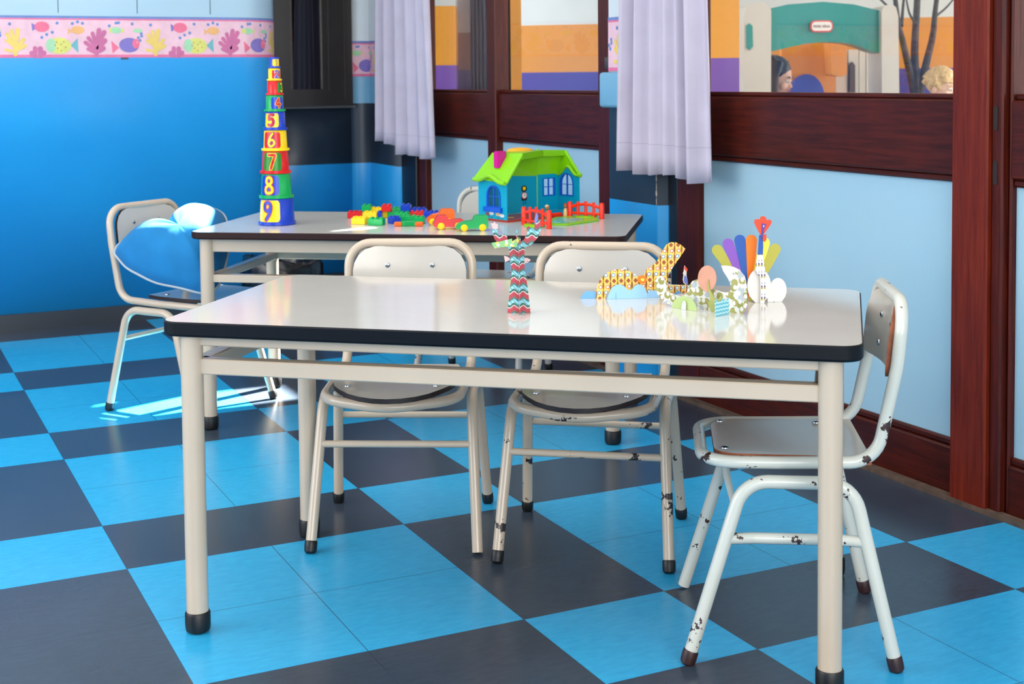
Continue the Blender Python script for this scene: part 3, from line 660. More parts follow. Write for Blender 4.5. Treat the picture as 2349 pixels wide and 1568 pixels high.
for i, (n, cb, cp, cdg, co_, wr, wb, wt, uc, pc, ph) in enumerate(CUPS):
    r, rb, rt = wr*pxm/2, wb*pxm/2, wt*pxm/2; h = (rimv[i]-rimv[i+1])*pxm*1.004
    c = tw+right*((uc-636)*pxm); c.z = z0
    lip = h*.1+.0015
    bm = bmesh.new()
    lathe(bm, [(r-.0016, .0), (r, .0012), (r, lip-.001), (r-.001, lip), (rb, lip+.0004), (rt+.0008, h-.0025), (rt-.0006, h-.0004), (rt-.002, h), (0, h)], 40)
    pos = 'topmost of the tower' if n == 1 else 'bottom cup of the tower' if n == 9 else 'stacked in the tower'
    cup = tag(obj('stacking_cup', bm, M_PL[cb], smooth=40, loc=c), '%s plastic cup with a number %s on a %s square, %s' % (cb, WORD[n], {'deep': 'dark green'}.get(cp, cp), pos), 'stacking cup', 'number cups in the tower')
    R_ = lambda z: rb+(rt-rb)*(z-lip)/(h-lip)
    def on(th, z, off): return Vector((math.cos(tobase+th)*(R_(z)+off), math.sin(tobase+th)*(R_(z)+off), z))
    za, zb = lip+.0015, h-.004; ta, tb = R(pc-ph), R(pc+ph); cr = (zb-za)*.14
    bm = bmesh.new(); N = 16; prev = None
    for k in range(N+1):
        th = ta+(tb-ta)*k/N; e = min(k, N-k)/N*(tb-ta)*rb; ins = cr-math.sqrt(max(0, cr*cr-(cr-e)**2)) if e < cr else 0
        cur = [bm.verts.new(on(th, z, .0006)) for z in (za+ins, (za+zb)/2, zb-ins)]
        if prev:
            for j in range(2): bm.faces.new((prev[j], cur[j], cur[j+1], prev[j+1]))
        prev = cur
    pn = obj('number_panel', bm, M_PL[cp], cup, smooth=60)
    dh = (zb-za)*.78; dw = min(dh*.66, (tb-ta)*rb*.7); zc0 = (za+zb)/2-dh/2
    for layer, (cc, hwid, off) in enumerate(((co_, dh*.135, .0011), (cdg, dh*.085, .0016))):
        bm = bmesh.new()
        for st in DIG[str(n)]:
            pts = [(a, b, 0) for a, b in st]; pts = fillet(pts, .03, 2) if str(n) in SHARP else catmull(pts, 5)
            if str(n) in SHARP:
                q = []
                for a, b in zip(pts, pts[1:]):
                    kk = max(1, int((b-a).length/.12)); q += [a+(b-a)*j/kk for j in range(kk)]
                pts = q+[pts[-1]]
            P2 = [((p[0]-.5)*dw, p[1]*dh) for p in pts]
            F_ = lambda a, b: on(R(pc)-PI*0+a/rb*1.0, zc0+b, off)
            for (x0, y0), (x1, y1) in zip(P2, P2[1:]):
                d = math.hypot(x1-x0, y1-y0) or 1; nx, ny = -(y1-y0)/d*hwid, (x1-x0)/d*hwid
                bm.faces.new([bm.verts.new(F_(a, b)) for a, b in ((x0+nx, y0+ny), (x0-nx, y0-ny), (x1-nx, y1-ny), (x1+nx, y1+ny))])
            for x0, y0 in P2:
                cvt = bm.verts.new(F_(x0, y0)); rg = [bm.verts.new(F_(x0+hwid*math.cos(2*PI*k/10), y0+hwid*math.sin(2*PI*k/10))) for k in range(10)]
                for k in range(10): bm.faces.new((cvt, rg[k], rg[(k+1) % 10]))
        obj('digit' if layer else 'digit_outline', bm, M_PL[cc], pn, smooth=None)
    z0 += h

# ------------------------------------------------------------------ building bricks
def brick(color, u, v, yaw, nx, ny, label, z=0, pitch=.0145, hh=.0185, tilt=0):
    p = pz(u, v, TZ+z); bm = bmesh.new(); w, d = nx*pitch, ny*pitch
    rbox(bm, (-w/2, -d/2, 0), (w/2, d/2, hh), .0009, 1)
    for i in range(nx):
        for j in range(ny):
            lathe(bm, [(pitch*.31, hh-.0002), (pitch*.31, hh+.0036), (pitch*.27, hh+.0042), (0, hh+.0042)], 12, Matrix.Translation(((i-(nx-1)/2)*pitch, (j-(ny-1)/2)*pitch, 0)), cap=False)
    o = obj('toy_brick', bm, M_PL[color], smooth=40, loc=(p.x, p.y, TZ+z+.0004)); o.rotation_euler = (R(tilt), 0, R(yaw))
    return tag(o, label, 'toy brick', 'building bricks on the toy table')
BR = .0189+.0004
cr = lambda x, y: (770+x*.17028, 440+y*.17028)
for c, x, y, yaw, nx, ny, z, lb in (
 ('red', 265, 352, -20, 3, 2, 0, 'red brick at the left end of the brick heap'),
 ('green', 425, 262, -22, 2, 2, BR*.5, 'green brick standing up behind the leftmost red brick'),
 ('yellow', 570, 300, -24, 3, 2, 0, 'yellow brick behind, between the raised green and raised red bricks'),
 ('red', 690, 263, -20, 2, 2, BR, 'red brick on top of a yellow brick, left of centre'),
 ('yellow', 672, 342, -20, 2, 2, 0, 'yellow brick underneath the raised red brick'),
 ('yellow', 330, 432, -34, 3, 2, 0, 'yellow brick at the front left, beside the front green one'),
 ('yellow', 475, 356, -28, 3, 2, 0, 'long yellow brick behind the front green brick'),
 ('blue', 597, 352, -20, 1, 2, 0, 'small blue brick peeping out behind the front green brick'),
 ('green', 555, 446, -26, 3, 2, 0, 'green brick at the front of heap near table edge'),
 ('green', 770, 344, -20, 2, 2, 0, 'green brick right of the yellow one under the raised red brick'),
 ('green', 865, 300, -24, 3, 2, 0, 'green brick in front of the stacked blue bricks'),
 ('green', 900, 362, -24, 3, 2, 0, 'green brick in the middle of the heap, in front of others'),
 ('blue', 950, 258, -20, 2, 2, BR, 'blue brick on top at the back of heap'),
 ('blue', 985, 322, -20, 2, 2, 0, 'blue brick underneath the raised blue brick'),
 ('blue', 1125, 305, -25, 3, 2, 0, 'blue brick at the back, right of the raised blue one'),
 ('red', 1100, 350, -8, 3, 2, 0, 'red brick at the right side, in front of blue bricks'),
 ('blue', 1290, 350, -20, 3, 2, 0, 'blue brick at the right end, behind the toy cars'),
 ('blue', 790, 425, 20, 2, 2, 0, 'blue brick at the front, right of the front green brick'),
 ('green', 1135, 425, -22, 2, 2, 0, 'green brick at the front right, behind the orange-ended piece'),
 ('green', 960, 408, -22, 4, 1, 0, 'flat green brick behind the orange-ended piece')):
    u, v = cr(x, y); brick(c, u, v, yaw-12, nx, ny, lb, z)
# the piece with two orange ends
p0, p1 = pz(*cr(845, 462), TZ), pz(*cr(1125, 462), TZ); ax = (p1-p0); L_ = ax.length; yaw = math.atan2(ax.y, ax.x)
root = thing('toy_chassis', 'green bar lying on its side between two orange blocks at heap front', 'toy', ((p0.x+p1.x)/2, (p0.y+p1.y)/2, TZ), yaw)
for s in (-1, 1):
    bm = bmesh.new(); rbox(bm, (s*L_/2-.0115, -.009, .0004), (s*L_/2+.0115, .009, .0128), .0035, 3); obj('end_block', bm, M_PL['orange'], root)
bm = bmesh.new(); rbox(bm, (-L_/2+.011, -.006, .001), (L_/2-.011, .007, .0145), .001, 1)
for k in range(5): box(bm, (-.0125+k*.0056, -.0085, .002), (-.0105+k*.0056, -.005, .013))
obj('bar', bm, M_PL['green'], root)

# ------------------------------------------------------------------ toy cars
M_WHEEL = M_PL['yellow']; M_RED2 = plastic('plastic_coral_red', (226, 60, 62)); M_OR2 = plastic('plastic_bright_orange', (244, 104, 22)); M_GR2 = plastic('plastic_car_green', (14, 168, 88))
def car(label, u, v, yaw, prof, wheels, width, m, z=0, wr=.0098):
    p = pz(u, v, TZ); root = thing('toy_car', label, 'toy car', (p.x, p.y, TZ+.0002), R(yaw), 'toy cars in front of the toy house')
    P = [(q.x, q.y) for q in fillet([(a, b, 0) for a, b in prof], .004, 4, True)]
    bm = bmesh.new(); flat(bm, P, None, lambda a, b: (a, 0, b), width, (0, -1, 0))
    body = obj('car_body', bm, m, root, smooth=40); md = body.modifiers.new('bevel', 'BEVEL'); md.width = .0022; md.segments = 3; md.limit_method = 'ANGLE'; md.angle_limit = R(50)
    for x in wheels:
        for s in (-1, 1):
            bm = bmesh.new(); lathe(bm, [(0, 0), (wr*.55, 0), (wr*.6, .001), (wr*.8, .0016), (wr, .0022), (wr, .006), (0, .006)], 18, Matrix.Translation((x, -s*(-width/2-.0012)-(.0 if s > 0 else 0), wr)) @ Matrix.Rotation(PI/2*s, 4, 'X') @ Matrix.Translation((0, 0, -.001 if s < 0 else -.001)))
            obj('wheel', bm, M_WHEEL, root, smooth=30)
    return root
cr2 = lambda x, y: (770+x*.17028, 440+y*.17028)
car('green plastic toy car with yellow wheels, nearest the toy house', *cr2(1840, 522), -20, [(-.045, .007), (.043, .007), (.043, .040), (.039, .0435), (.010, .0435), (.004, .039), (.002, .029), (-.026, .026), (-.040, .020), (-.046, .013)], (-.023, .028), .034, M_GR2)
car('red plastic toy car with yellow wheels, between the green and orange cars', *cr2(1500, 500), -18, [(-.036, .007), (.046, .007), (.046, .024), (.042, .0285), (.006, .0265), (-.002, .040), (-.026, .040), (-.034, .026), (-.040, .016)], (-.018, .030), .034, M_RED2)
car('orange plastic toy truck at the back of the three cars', *cr2(1420, 440), -16, [(-.040, .007), (.038, .007), (.038, .042), (.030, .046), (.002, .046), (-.006, .034), (-.026, .030), (-.040, .020)], (-.026, .02), .03, M_OR2)

# ------------------------------------------------------------------ toy house, opened on its hinge
M_TQ = plastic('plastic_turquoise', (0, 160, 196)); M_LIME = plastic('plastic_lime', (134, 206, 8)); M_SHUT = plastic('plastic_window_blue', (10, 88, 204)); M_CHIM = plastic('plastic_magenta', (206, 12, 142)); M_TERR = plastic('plastic_brick_red', (190, 50, 26))
M_OCH = plastic('plastic_ochre', (246, 172, 40)); M_FLW = mat('sticker_petal', (238, 236, 238), .4); M_FLR = mat('sticker_brown', (150, 66, 48), .4); M_FLP = mat('sticker_peach', (240, 200, 140), .4); M_LEAF = mat('sticker_leaf', (16, 110, 84), .4); M_BLK = mat('sticker_black', (28, 24, 32), .4); M_SKIN2 = mat('sticker_wood', (170, 110, 70), .4)
hc = lambda x, y: (1060+x*.15943, 310+y*.15944)
fP0, fP1, fH = pz(*hc(245, 1205), TZ), pz(*hc(650, 1255), TZ), pz(1232, 489, TZ)
fP3 = pz(1329, 489.5, TZ); fQ = pz(1279, 484.5, TZ)
house = thing('toy_house', 'turquoise toy house with lime roof and pink chimney, opened on its hinge', 'toy house', (fH.x, fH.y, TZ))
HP = (fH-CAM).dot(fwd)/FPX                           # metres per photo pixel at the house
up1 = Vector((0, 0, 1))
def wall_part(name, A, B, out, holes, m, th=.004, parent=house):
    d = (B-A); d.z = 0; L = d.length; d.normalize(); n = Vector((d.y, -d.x, 0))
    bm = bmesh.new(); A0 = Vector((A.x, A.y, TZ))
    flat(bm, [(a*L, b) for a, b in out], [[(a*L, b) for a, b in h] for h in holes], lambda a, b: A0+d*a+up1*b, th, n)
    return world_part(name, bm, m, parent, smooth=30), (lambda a, b, off=0: A0+d*(a*L)+up1*b+n*off), L, n
def arch(x0, x1, z0, z1, r, n=9):
    c = (x0+x1)/2; return [(x0, z0), (x1, z0), (x1, z1-r)]+[(c+(x1-x0)/2*math.cos(PI*k/n), z1-r+r*math.sin(PI*k/n)) for k in range(1, n)]+[(x0, z1-r)]
zb = .006; hE = .119
# left half: end wall with arched window
def bump_(t, h): return h*math.sin(PI*(t-.12)/.76)**2 if .12 < t < .88 else 0
dE = (fP1-fP0).normalized(); dB = (fH-fP0).normalized()
e0 = pv(*hc(185, 625), fP0-dB*.012, dE); e1 = pv(*hc(632, 690), fP0-dB*.012, dE)
eave = lambda t: (e0.z*(1-t)+e1.z*t)-TZ
E_out = [(0, zb), (1, zb)]+[(1-t, eave(1-t)-.001+bump_(1-t, .016)) for t in [k/24 for k in range(25)]]
ewall, eF, eL, en = wall_part('end_wall', fP0, fP1, E_out, [arch(.31, .80, .040, .106, .032)], M_TQ)
def win(parent, F, L, x0, x1, z0, z1, r, box_=True, off=0):
    bm = bmesh.new(); o = arch(x0, x1, z0, z1, r) if r else [(x0, z0), (x1, z0), (x1, z1), (x0, z1)]
    c = (x0+x1)/2; i = [((c+(a-c)*.84), (z0+z1)/2+(b-(z0+z1)/2)*.9) for a, b in o]
    A0 = F(0, 0); d = (F(1, 0)-A0); n = F(0, 0, 1)-A0
    flat(bm, o, [i], lambda a, b: F(a, b, off), .0075, n)
    for a0, a1, b0, b1 in ((c-.02, c+.02, z0+.002, z1-.002), (x0+.02, x1-.02, (z0+z1)/2-.001, (z0+z1)/2+.001)):
        flat(bm, [(a0, b0), (a1, b0), (a1, b1), (a0, b1)], None, lambda a, b: F(a, b, off), .004, n)
    w = world_part('window', bm, M_SHUT, parent, smooth=30)
    if box_:
        bm = bmesh.new(); flat(bm, [(x0-.06, z0-.013), (x1+.06, z0-.013), (x1+.06, z0+.001), (x0-.06, z0+.001)], None, lambda a, b: F(a, b, off+.004), .012, n); world_part('window_box', bm, M_SHUT, parent, smooth=None)
    return w
win(house, eF, eL, .31, .80, .040, .106, .032, True, .001)
for x, z, m_ in ((.34, .019, M_FLR), (.47, .022, M_FLW), (.70, .021, M_FLP), (.84, .018, M_FLW)):
    bm = bmesh.new()
    for k in range(6):
        an = 2*PI*k/6; flat(bm, ell(x+.05*math.cos(an), z+.0031*math.sin(an), .035, .0021, 8), None, lambda a, b: eF(a, b, .0024+k*.00003), 0)
    world_part('flower_sticker', bm, m_, house, smooth=None)
bm = bmesh.new()
for x in (.34, .47, .70, .84):
    for s in (-1, 1): flat(bm, [(x, .009), (x+s*.07, .014), (x+s*.02, .008)], None, lambda a, b: eF(a, b, .0023), 0)
world_part('leaf_sticker', bm, M_LEAF, house, smooth=None)
# left half: long back wall, wall clock
bw_, bF, bL, bn = wall_part('back_wall', fP0+(fH-fP0)*.02, fH, [(0, zb), (1, zb), (1, .122), (0, .122)], [], M_TQ)
def sticker(F, pts, m_, off, nm='sticker'):
    bm = bmesh.new()
    for P in pts: flat(bm, P, None, lambda a, b: F(a, b, off), 0)
    world_part(nm, bm, m_, house, smooth=None)
qx = (fH-fP0).length
cl = .76
sticker(bF, [ell(cl, .080, .052, .0105), [(cl-.05, .044), (cl+.05, .044), (cl+.05, .058), (cl-.05, .058)]], M_BLK, .0024, 'clock')
sticker(bF, [ell(cl, .081, .028, .006)], M_PL['yellow'], .0030, 'clock'); sticker(bF, [ell(cl, .059, .048, .0105)], M_PL['red'], .0028, 'clock'); sticker(bF, [ell(cl, .059, .04, .0086)], M_FLW, .0034, 'clock')
sticker(bF, [[(cl-.003, .059), (cl+.003, .059), (cl+.002, .066), (cl-.002, .066)], [(cl, .058), (cl+.024, .0605), (cl+.024, .0615), (cl, .0598)], [(cl-.022, .030), (cl-.014, .030), (cl-.014, .045), (cl-.022, .045)], [(cl+.014, .032), (cl+.022, .032), (cl+.022, .045), (cl+.014, .045)]], M_BLK, .0038, 'clock_hand')
iF = lambda a, b, off=0: fP1+(fP0-fP1).normalized()*.001+(fH-fP0).normalized()*(a*.02+.004)+up1*b-en*.0
# half floor and little corner cupboard
bm = bmesh.new()
A_, B_, D_ = fP0, fP1, fP1+(fH-fP0)*.98
vv = [bm.verts.new(Vector((p.x, p.y, TZ+z))) for z in (.0008, .0055) for p in (A_, B_, D_, fH)]
for f in ((0, 3, 2, 1), (4, 5, 6, 7), (0, 1, 5, 4), (1, 2, 6, 5), (2, 3, 7, 6), (3, 0, 4, 7)): bm.faces.new([vv[i] for i in f])
world_part('floor_tray', bm, M_TERR, house, smooth=None)
Lb = (fH-fP0)
po = fP1+(fH-fP0).normalized()*.012+(fP0-fP1).normalized()*.03
bm = bmesh.new(); box(bm, (po.x-.004, po.y-.004, TZ+.0055), (po.x+.004, po.y+.004, TZ+.048)); world_part('grandfather_clock', bm, M_FLR, house, smooth=None)
bm = bmesh.new(); lathe(bm, [(.0045, 0), (.006, .012), (.0065, .022), (.004, .03), (0, .032)], 12, Matrix.Translation((po.x, po.y, TZ+.048))); world_part('grandfather_clock', bm, M_BLK, house)
bm = bmesh.new(); lathe(bm, [(0, 0), (.014, 0), (.014, .001), (0, .0012)], 18, Matrix.Translation(fP1*.55+fH*.25+fP0*.2+Vector((0, 0, .0056)))); world_part('rug_sticker', bm, M_OCH, house)
# right half
rw, rF, rL, rn = wall_part('back_wall', fH, fQ, [(0, zb), (1, zb), (1, .122), (0, .122)], [[(.26, .052), (.86, .052), (.86, .108), (.26, .108)]], M_TQ)
win(house, rF, rL, .26, .86, .052, .108, 0, False)
R_out = [(0, zb), (1, zb), (1, .116)]+[(1-t, .116+(.026*math.sin(PI*(t-.08)/.84)**2 if .08 < t < .92 else 0)) for t in [k/20 for k in range(1, 20)]]+[(0, .116)]
ew2, sF, sL, sn = wall_part('end_wall', fQ, fP3, R_out, [arch(.14, .78, .052, .124, .034)], M_TQ)
win(house, sF, sL, .14, .78, .052, .124, .034, False)
bm = bmesh.new()
G_ = fH+(fP3-fQ)
vv = [bm.verts.new(Vector((p.x, p.y, TZ+z))) for z in (.0008, .0055) for p in (fH, fQ, fP3, fH+(fP3-fQ)*.8)]
for f in ((0, 3, 2, 1), (4, 5, 6, 7), (0, 1, 5, 4), (1, 2, 6, 5), (2, 3, 7, 6), (3, 0, 4, 7)): bm.faces.new([vv[i] for i in f])
world_part('floor_tray', bm, M_TQ, house, smooth=None)
# roofs: panels through photo corners put at their own depth
def roof(name, pts, m_, th=.005):
    bm = bmesh.new(); P = [Vector(p) for p in pts]; n = (P[1]-P[0]).cross(P[2]-P[0]).normalized()
    a = [bm.verts.new(p+n*th/2) for p in P]; b = [bm.verts.new(p-n*th/2) for p in P]; N = len(P)
    bm.faces.new(a); bm.faces.new(b[::-1])
    for i in range(N): bm.faces.new((a[i], b[i], b[(i+1) % N], a[(i+1) % N]))
    return world_part(name, bm, m_, house, smooth=None)
ridgeA = pv(*hc(455, 262), fP0+dB*.045, dE); ridgeB = pv(*hc(862, 272), fP0+dB*.045, dE)
roof('roof_end', [e0, e1, ridgeB, ridgeA], M_LIME)
k0h = pv(*hc(1078, 222), fH, dB); k0h = k0h+dE*.004
roof('roof_back', [e0, ridgeA, k0h, Vector((fH.x, fH.y, TZ+.118))], M_LIME)
roof('roof_ridge', [ridgeA, ridgeB, k0h+dE*.024, k0h], M_LIME)
roof('roof_fascia', [ridgeB, ridgeB-up1*.016, k0h-up1*.016+dE*.024, k0h+dE*.024], M_LIME, .003)
bm = bmesh.new(); tube(bm, [e1, ridgeB], .0055, 8); tube(bm, [e0, ridgeA], .005, 8); world_part('roof_barge', bm, M_LIME, house)
bm = bmesh.new(); tube(bm, catmull([Vector((p_.x, p_.y, TZ+eave(t)-.001+bump_(t, .016)))-dB*.004 for t, p_ in [(k/24, e0.lerp(e1, k/24)) for k in range(25)]], 2), .0066, 10); world_part('roof_gutter', bm, M_LIME, house)
# chimney on the end slope
def slope(a, b, off): 
    P = (e0*(1-a)+e1*a)*(1-b)+(ridgeA*(1-a)+ridgeB*a)*b; n = (e1-e0).cross(ridgeA-e0).normalized()
    if n.z < 0: n = -n
    return P+n*off
bm = bmesh.new()
cbz = slope(.50, .50, 0); ct = ridgeA.z+.010
w_, d_ = .0105, .0165
vv = []
for z, s in ((cbz.z-.002, .98), (ct, 1.0)):
    for a, b in ((-1, -1), (1, -1), (1, 1), (-1, 1)): vv.append(bm.verts.new(Vector((cbz.x, cbz.y, 0))+dE*(a*w_*s*1.15)+dB*(b*d_*s+.004)+up1*z))
for f in ((0, 3, 2, 1), (4, 5, 6, 7), (0, 1, 5, 4), (1, 2, 6, 5), (2, 3, 7, 6), (3, 0, 4, 7)): bm.faces.new([vv[i] for i in f])
bmesh.ops.bevel(bm, geom=bm.edges[:], offset=.0022, segments=2, affect='EDGES'); world_part('chimney', bm, M_CHIM, house)
bm = bmesh.new(); sphere(bm, tuple(ridgeA*.4+fH*.6+Vector((0, 0, .086-.0))+Vector((0, 0, -.0))), .044, .024, .010); 
for v in bm.verts: v.co.z += TZ+.1985-(ridgeA.z*.4+fH.z*.6+.086)
world_part('roof_ornament', bm, M_OCH, house)
# right roof: inside of the folded half
r0, r1 = fH+up1*.120, fQ+up1*.120; dS = (fP3-fQ).normalized(); dR = (fQ-fH).normalized()
k0, k1 = pv(*hc(1092, 218), fH, dR), pv(*hc(1425, 218), fH+dS*.006, dR)
r3 = pv(*hc(1690, 575), fQ+dR*.010, dS)
roof('roof_back', [r0, r1, k1, k0], M_LIME)
roof('roof_end', [r1+dR*.004, r3, k1+dS*.018, k1], M_LIME)
roof('roof_fascia', [k0+dS*.022, k1+dS*.020, k1+dS*.020-up1*.015, k0+dS*.022-up1*.018], M_LIME, .003); roof('roof_ridge', [k0, k1, k1+dS*.020, k0+dS*.022], M_LIME, .003)
bm = bmesh.new(); tube(bm, [k1+dS*.02-up1*.003, r3], .0056, 10); sphere(bm, tuple(r3), .0085); tube(bm, catmull([sF(t, .118+(.026*math.sin(PI*(t-.08)/.84)**2 if .08 < t < .92 else 0), .003) for t in [-.04+1.08*k/24 for k in range(25)]], 2), .0045, 10); world_part('roof_gutter', bm, M_LIME, house)
bm = bmesh.new(); tube(bm, [fH+up1*.004, fH+up1*.200], .003, 10); world_part('hinge', bm, M_LIME, house)

# ------------------------------------------------------------------ toy garden with red fences
g0 = pz(1300, 512, TZ)
garden = thing('toy_garden', 'lime toy garden plate with two red picket fences in front of the toy house', 'toy garden', (g0.x, g0.y, TZ))
M_FEN = plastic('plastic_fence_red', (240, 44, 12)); M_STK = mat('garden_sticker', (120, 196, 176), .3, var=.45, vscale=60)
gp = [pz(*hc(x, y), TZ) for x, y in ((1180, 1290), (1500, 1305), (1975, 1235), (1930, 1190), (1620, 1170), (1330, 1200))]
def slabp(name, P, m_, za, zb_, parent=garden):
    bm = bmesh.new(); P = fillet([Vector((p.x, p.y, 0)) for p in P], .012, 4, True)
    a = [bm.verts.new(p+up1*(TZ+za)) for p in P]; b = [bm.verts.new(p+up1*(TZ+zb_)) for p in P]; N = len(P)
    bm.faces.new(a[::-1]); bm.faces.new(b)
    for i in range(N): bm.faces.new((a[i], a[(i+1) % N], b[(i+1) % N], b[i]))
    return world_part(name, bm, m_, parent, smooth=40)
slabp('garden_plate', gp, M_LIME, .0006, .0045)
ctr = sum(gp, Vector())/6
slabp('picture_sticker', [ctr+(p-ctr)*.80 for p in gp[:2]]+[ctr+(gp[2]-ctr)*.42, ctr+(gp[3]-ctr)*.38, ctr+(gp[5]-ctr)*.75], M_STK, .0046, .0049)
def disc(u, v, w, d, nm):
    p = pz(u, v, TZ); bm = bmesh.new()
    lathe(bm, [(0, .0005), (1, .0005), (1, .006), (.96, .0068), (0, .0068)], 32, Matrix.Translation((p.x, p.y, TZ)) @ Matrix.Rotation(R(-30), 4, 'Z') @ Matrix.Diagonal((w, d, 1, 1))); world_part(nm, bm, M_LIME, garden)
disc(*hc(1790, 1185), .034, .042, 'lawn'); disc(*hc(1040, 1310), .030, .036, 'lawn')
def fence(A, B, hp, hk, n=3):
    d = B-A; L = d.length; d.normalize()
    bm = bmesh.new()
    for p in (A, B): lathe(bm, [(.0078, 0), (.0078, hp-.007), (.006, hp-.002), (0, hp)], 14, Matrix.Translation(Vector((p.x, p.y, TZ+.0006))))
    for k in range(n):
        t = (k+1)/(n+1); p = A+d*L*t; hh = hk*(1.0+.16*math.sin(PI*t)); tube(bm, [Vector((p.x, p.y, TZ+.004)), Vector((p.x, p.y, TZ+hh-.002)), Vector((p.x, p.y, TZ+hh))], [.0046, .0046, .0024], 8)
    tube(bm, catmull([Vector((p.x, p.y, TZ+z)) for p, z in ((A, hp*.62), (A+d*L*.25, hp*.80), (A+d*L*.5, hp*.86), (A+d*L*.75, hp*.80), (B, hp*.64))], 5), .0046, 8)
    tube(bm, [Vector((p.x, p.y, TZ+.014)) for p in (A, B)], .0042, 8)
    return world_part('picket_fence', bm, M_FEN, garden)
fence(pz(*hc(893, 1290), TZ), pz(*hc(1253, 1348), TZ), .053, .049)
fence(pz(*hc(1553, 1180), TZ), pz(*hc(2010, 1205), TZ), .0485, .044)
a_, b_ = pz(*hc(1290, 1180), TZ), pz(*hc(1420, 1165), TZ)
tag(world_part('toy_bar', (lambda b: (tube(b, [Vector((a_.x, a_.y, TZ+.0065)), Vector((b_.x, b_.y, TZ+.0065))], .0062, 12), b)[1])(bmesh.new()), M_FEN, None), 'red plastic bar lying beside the toy garden plate', 'toy')
def figure(label, u, v, h, cb, ch):
    p = pz(u, v, TZ); root = thing('toy_figure', label, 'toy figure', (p.x, p.y, TZ+.0002))
    bm = bmesh.new(); lathe(bm, [(.0065, 0), (.0075, .004), (.007, h*.4), (.0045, h*.62), (0, h*.66)], 14); obj('figure_body', bm, cb, root)
    bm = bmesh.new(); sphere(bm, (0, 0, h*.8), .0065, .0065, .0075); obj('figure_head', bm, M_SKIN2, root)
    bm = bmesh.new(); sphere(bm, (0, .0012, h*.86), .0068, .0068, .006); obj('figure_hair', bm, ch, root)
figure('small toy figure with pale hair and green clothes behind the front fence', *hc(1225, 1210), .044, M_PL['green'], M_FLP)
figure('small toy figure with brown hair beside the rear fence post', *hc(1490, 1175), .042, M_FLP, M_FLR)

# ------------------------------------------------------------------ waste bin with black bag
p = py(646, 600, 2.50); bz = py(646, 598, 2.50).z; br = (py(730, 620, 2.50)-py(562, 620, 2.50)).length/2
bin_ = thing('waste_bin', 'waste bin lined with a shiny black bag behind the toy table', 'waste bin', (p.x, p.y, 0))
bm = bmesh.new(); lathe(bm, [(br*.80, 0), (br*.82, .004), (br*.98, bz-.01), (br*.94, bz-.01), (br*.78, .012), (0, .012)], 32); obj('bin_body', bm, mat('bin_plastic', (22, 28, 42), .45), bin_)
M_BAG = mat('black_bag', (12, 13, 18), .25, .6)
bm = bmesh.new(); n = 48; rg = []
for k, (r, z) in enumerate(((br*1.0, bz-.16), (br*1.05, bz-.11), (br*1.06, bz-.05), (br*1.06, bz-.012), (br*1.0, bz+.016), (br*.86, bz+.022), (br*.74, bz+.006), (br*.72, bz-.05), (br*.70, bz-.12))):
    rg.append([bm.verts.new(((r+random.uniform(-.008, .008)*(1 if k else 2))*math.cos(2*PI*i/n), (r+random.uniform(-.006, .006))*math.sin(2*PI*i/n), z+random.uniform(-.008, .008)+.012*math.sin(2*PI*i/n*2+1))) for i in range(n)])
for A, B in zip(rg, rg[1:]):
    for i in range(n): bm.faces.new((A[i], A[(i+1) % n], B[(i+1) % n], B[i]))
bag = obj('bag_liner', bm, M_BAG, bin_, smooth=180)

# ------------------------------------------------------------------ curtains
M_CURT = fabric('curtain_lilac', (192, 184, 202), 420, .03)
_t = NT(M_CURT); _z = _t.sep(_t.co())[2]; _b = M_CURT.node_tree.nodes['Principled BSDF'].inputs['Base Color'].links[0].from_socket
_t.col(_t.mix(_t.m('MULTIPLY', _t.m('LESS_THAN', _t.m('ABSOLUTE', _t.m('SUBTRACT', _z, .085)), .0013), .5), _b, rgb((150, 144, 164))))   # hem stitching
def curtain(name, label, top, bot, zt, hem, xs, folds, amp, ph):
    root = thing(name, label, 'curtain', (xs, (bot[0]+bot[1])/2, hem(.5)))
    N, K = folds*16, 26; bm = bmesh.new(); V = []
    for i in range(N+1):
        t = i/N; col = []
        for k in range(K+1):
            w = k/K; y0, y1 = [top[j]+(bot[j]-top[j])*(1-w)**1.1 for j in (0, 1)]
            tt = t+.018*math.sin(9*t+ph)+.012*math.sin(23*t+2*ph)
            y = y0+(y1-y0)*min(1, max(0, tt)); a = 2*PI*folds*tt+ph+.35*math.sin(3*w+5*t)
            A = amp*(.75+.35*math.sin(5*t+ph))
            x = xs+A*(math.sin(a)+.34*math.sin(2*a+1)+.10*math.sin(5*a+2*t))
            z = hem(t)+(zt-hem(t))*w
            col.append(bm.verts.new((x, y+.006*math.cos(a), z)))
        V.append(col)
    for A, B in zip(V, V[1:]):
        for k in range(K): bm.faces.new((A[k], B[k], B[k+1], A[k+1]))
    o = world_part('curtain_fabric', bm, M_CURT, root, smooth=180); md = o.modifiers.new('solid', 'SOLIDIFY'); md.thickness = .002; md.offset = 0
    bm = bmesh.new()
    hz = [hem(i/N)+.075 for i in range(N+1)]
    k7 = []
    return root
curtain('curtain', 'lilac curtain hanging at the left of the far door', (3.00, 2.545), (3.10, 2.41), 2.2, lambda t: .700-.048*min(1, max(0, (t-.28)*9))+.006*math.sin(14*t), 1.70, 6, .030, .6)
curtain('curtain', 'lilac curtain hanging in front of the pillar, nearer than the other', (.845, .495), (.905, .445), 2.2, lambda t: .684+.008*math.sin(11*t+1)+.010*min(1, t*3)-.008*(t > .55), 1.70, 6, .030, 2.2)
rod = bmesh.new(); tube(rod, [(1.70, 3.2, 2.215), (1.70, -1.9, 2.215)], .011, 12)
for y in (3.18, 1.1, -.46): tube(rod, [(1.70, y, 2.215), (1.775, y, 2.215)], .007, 8)
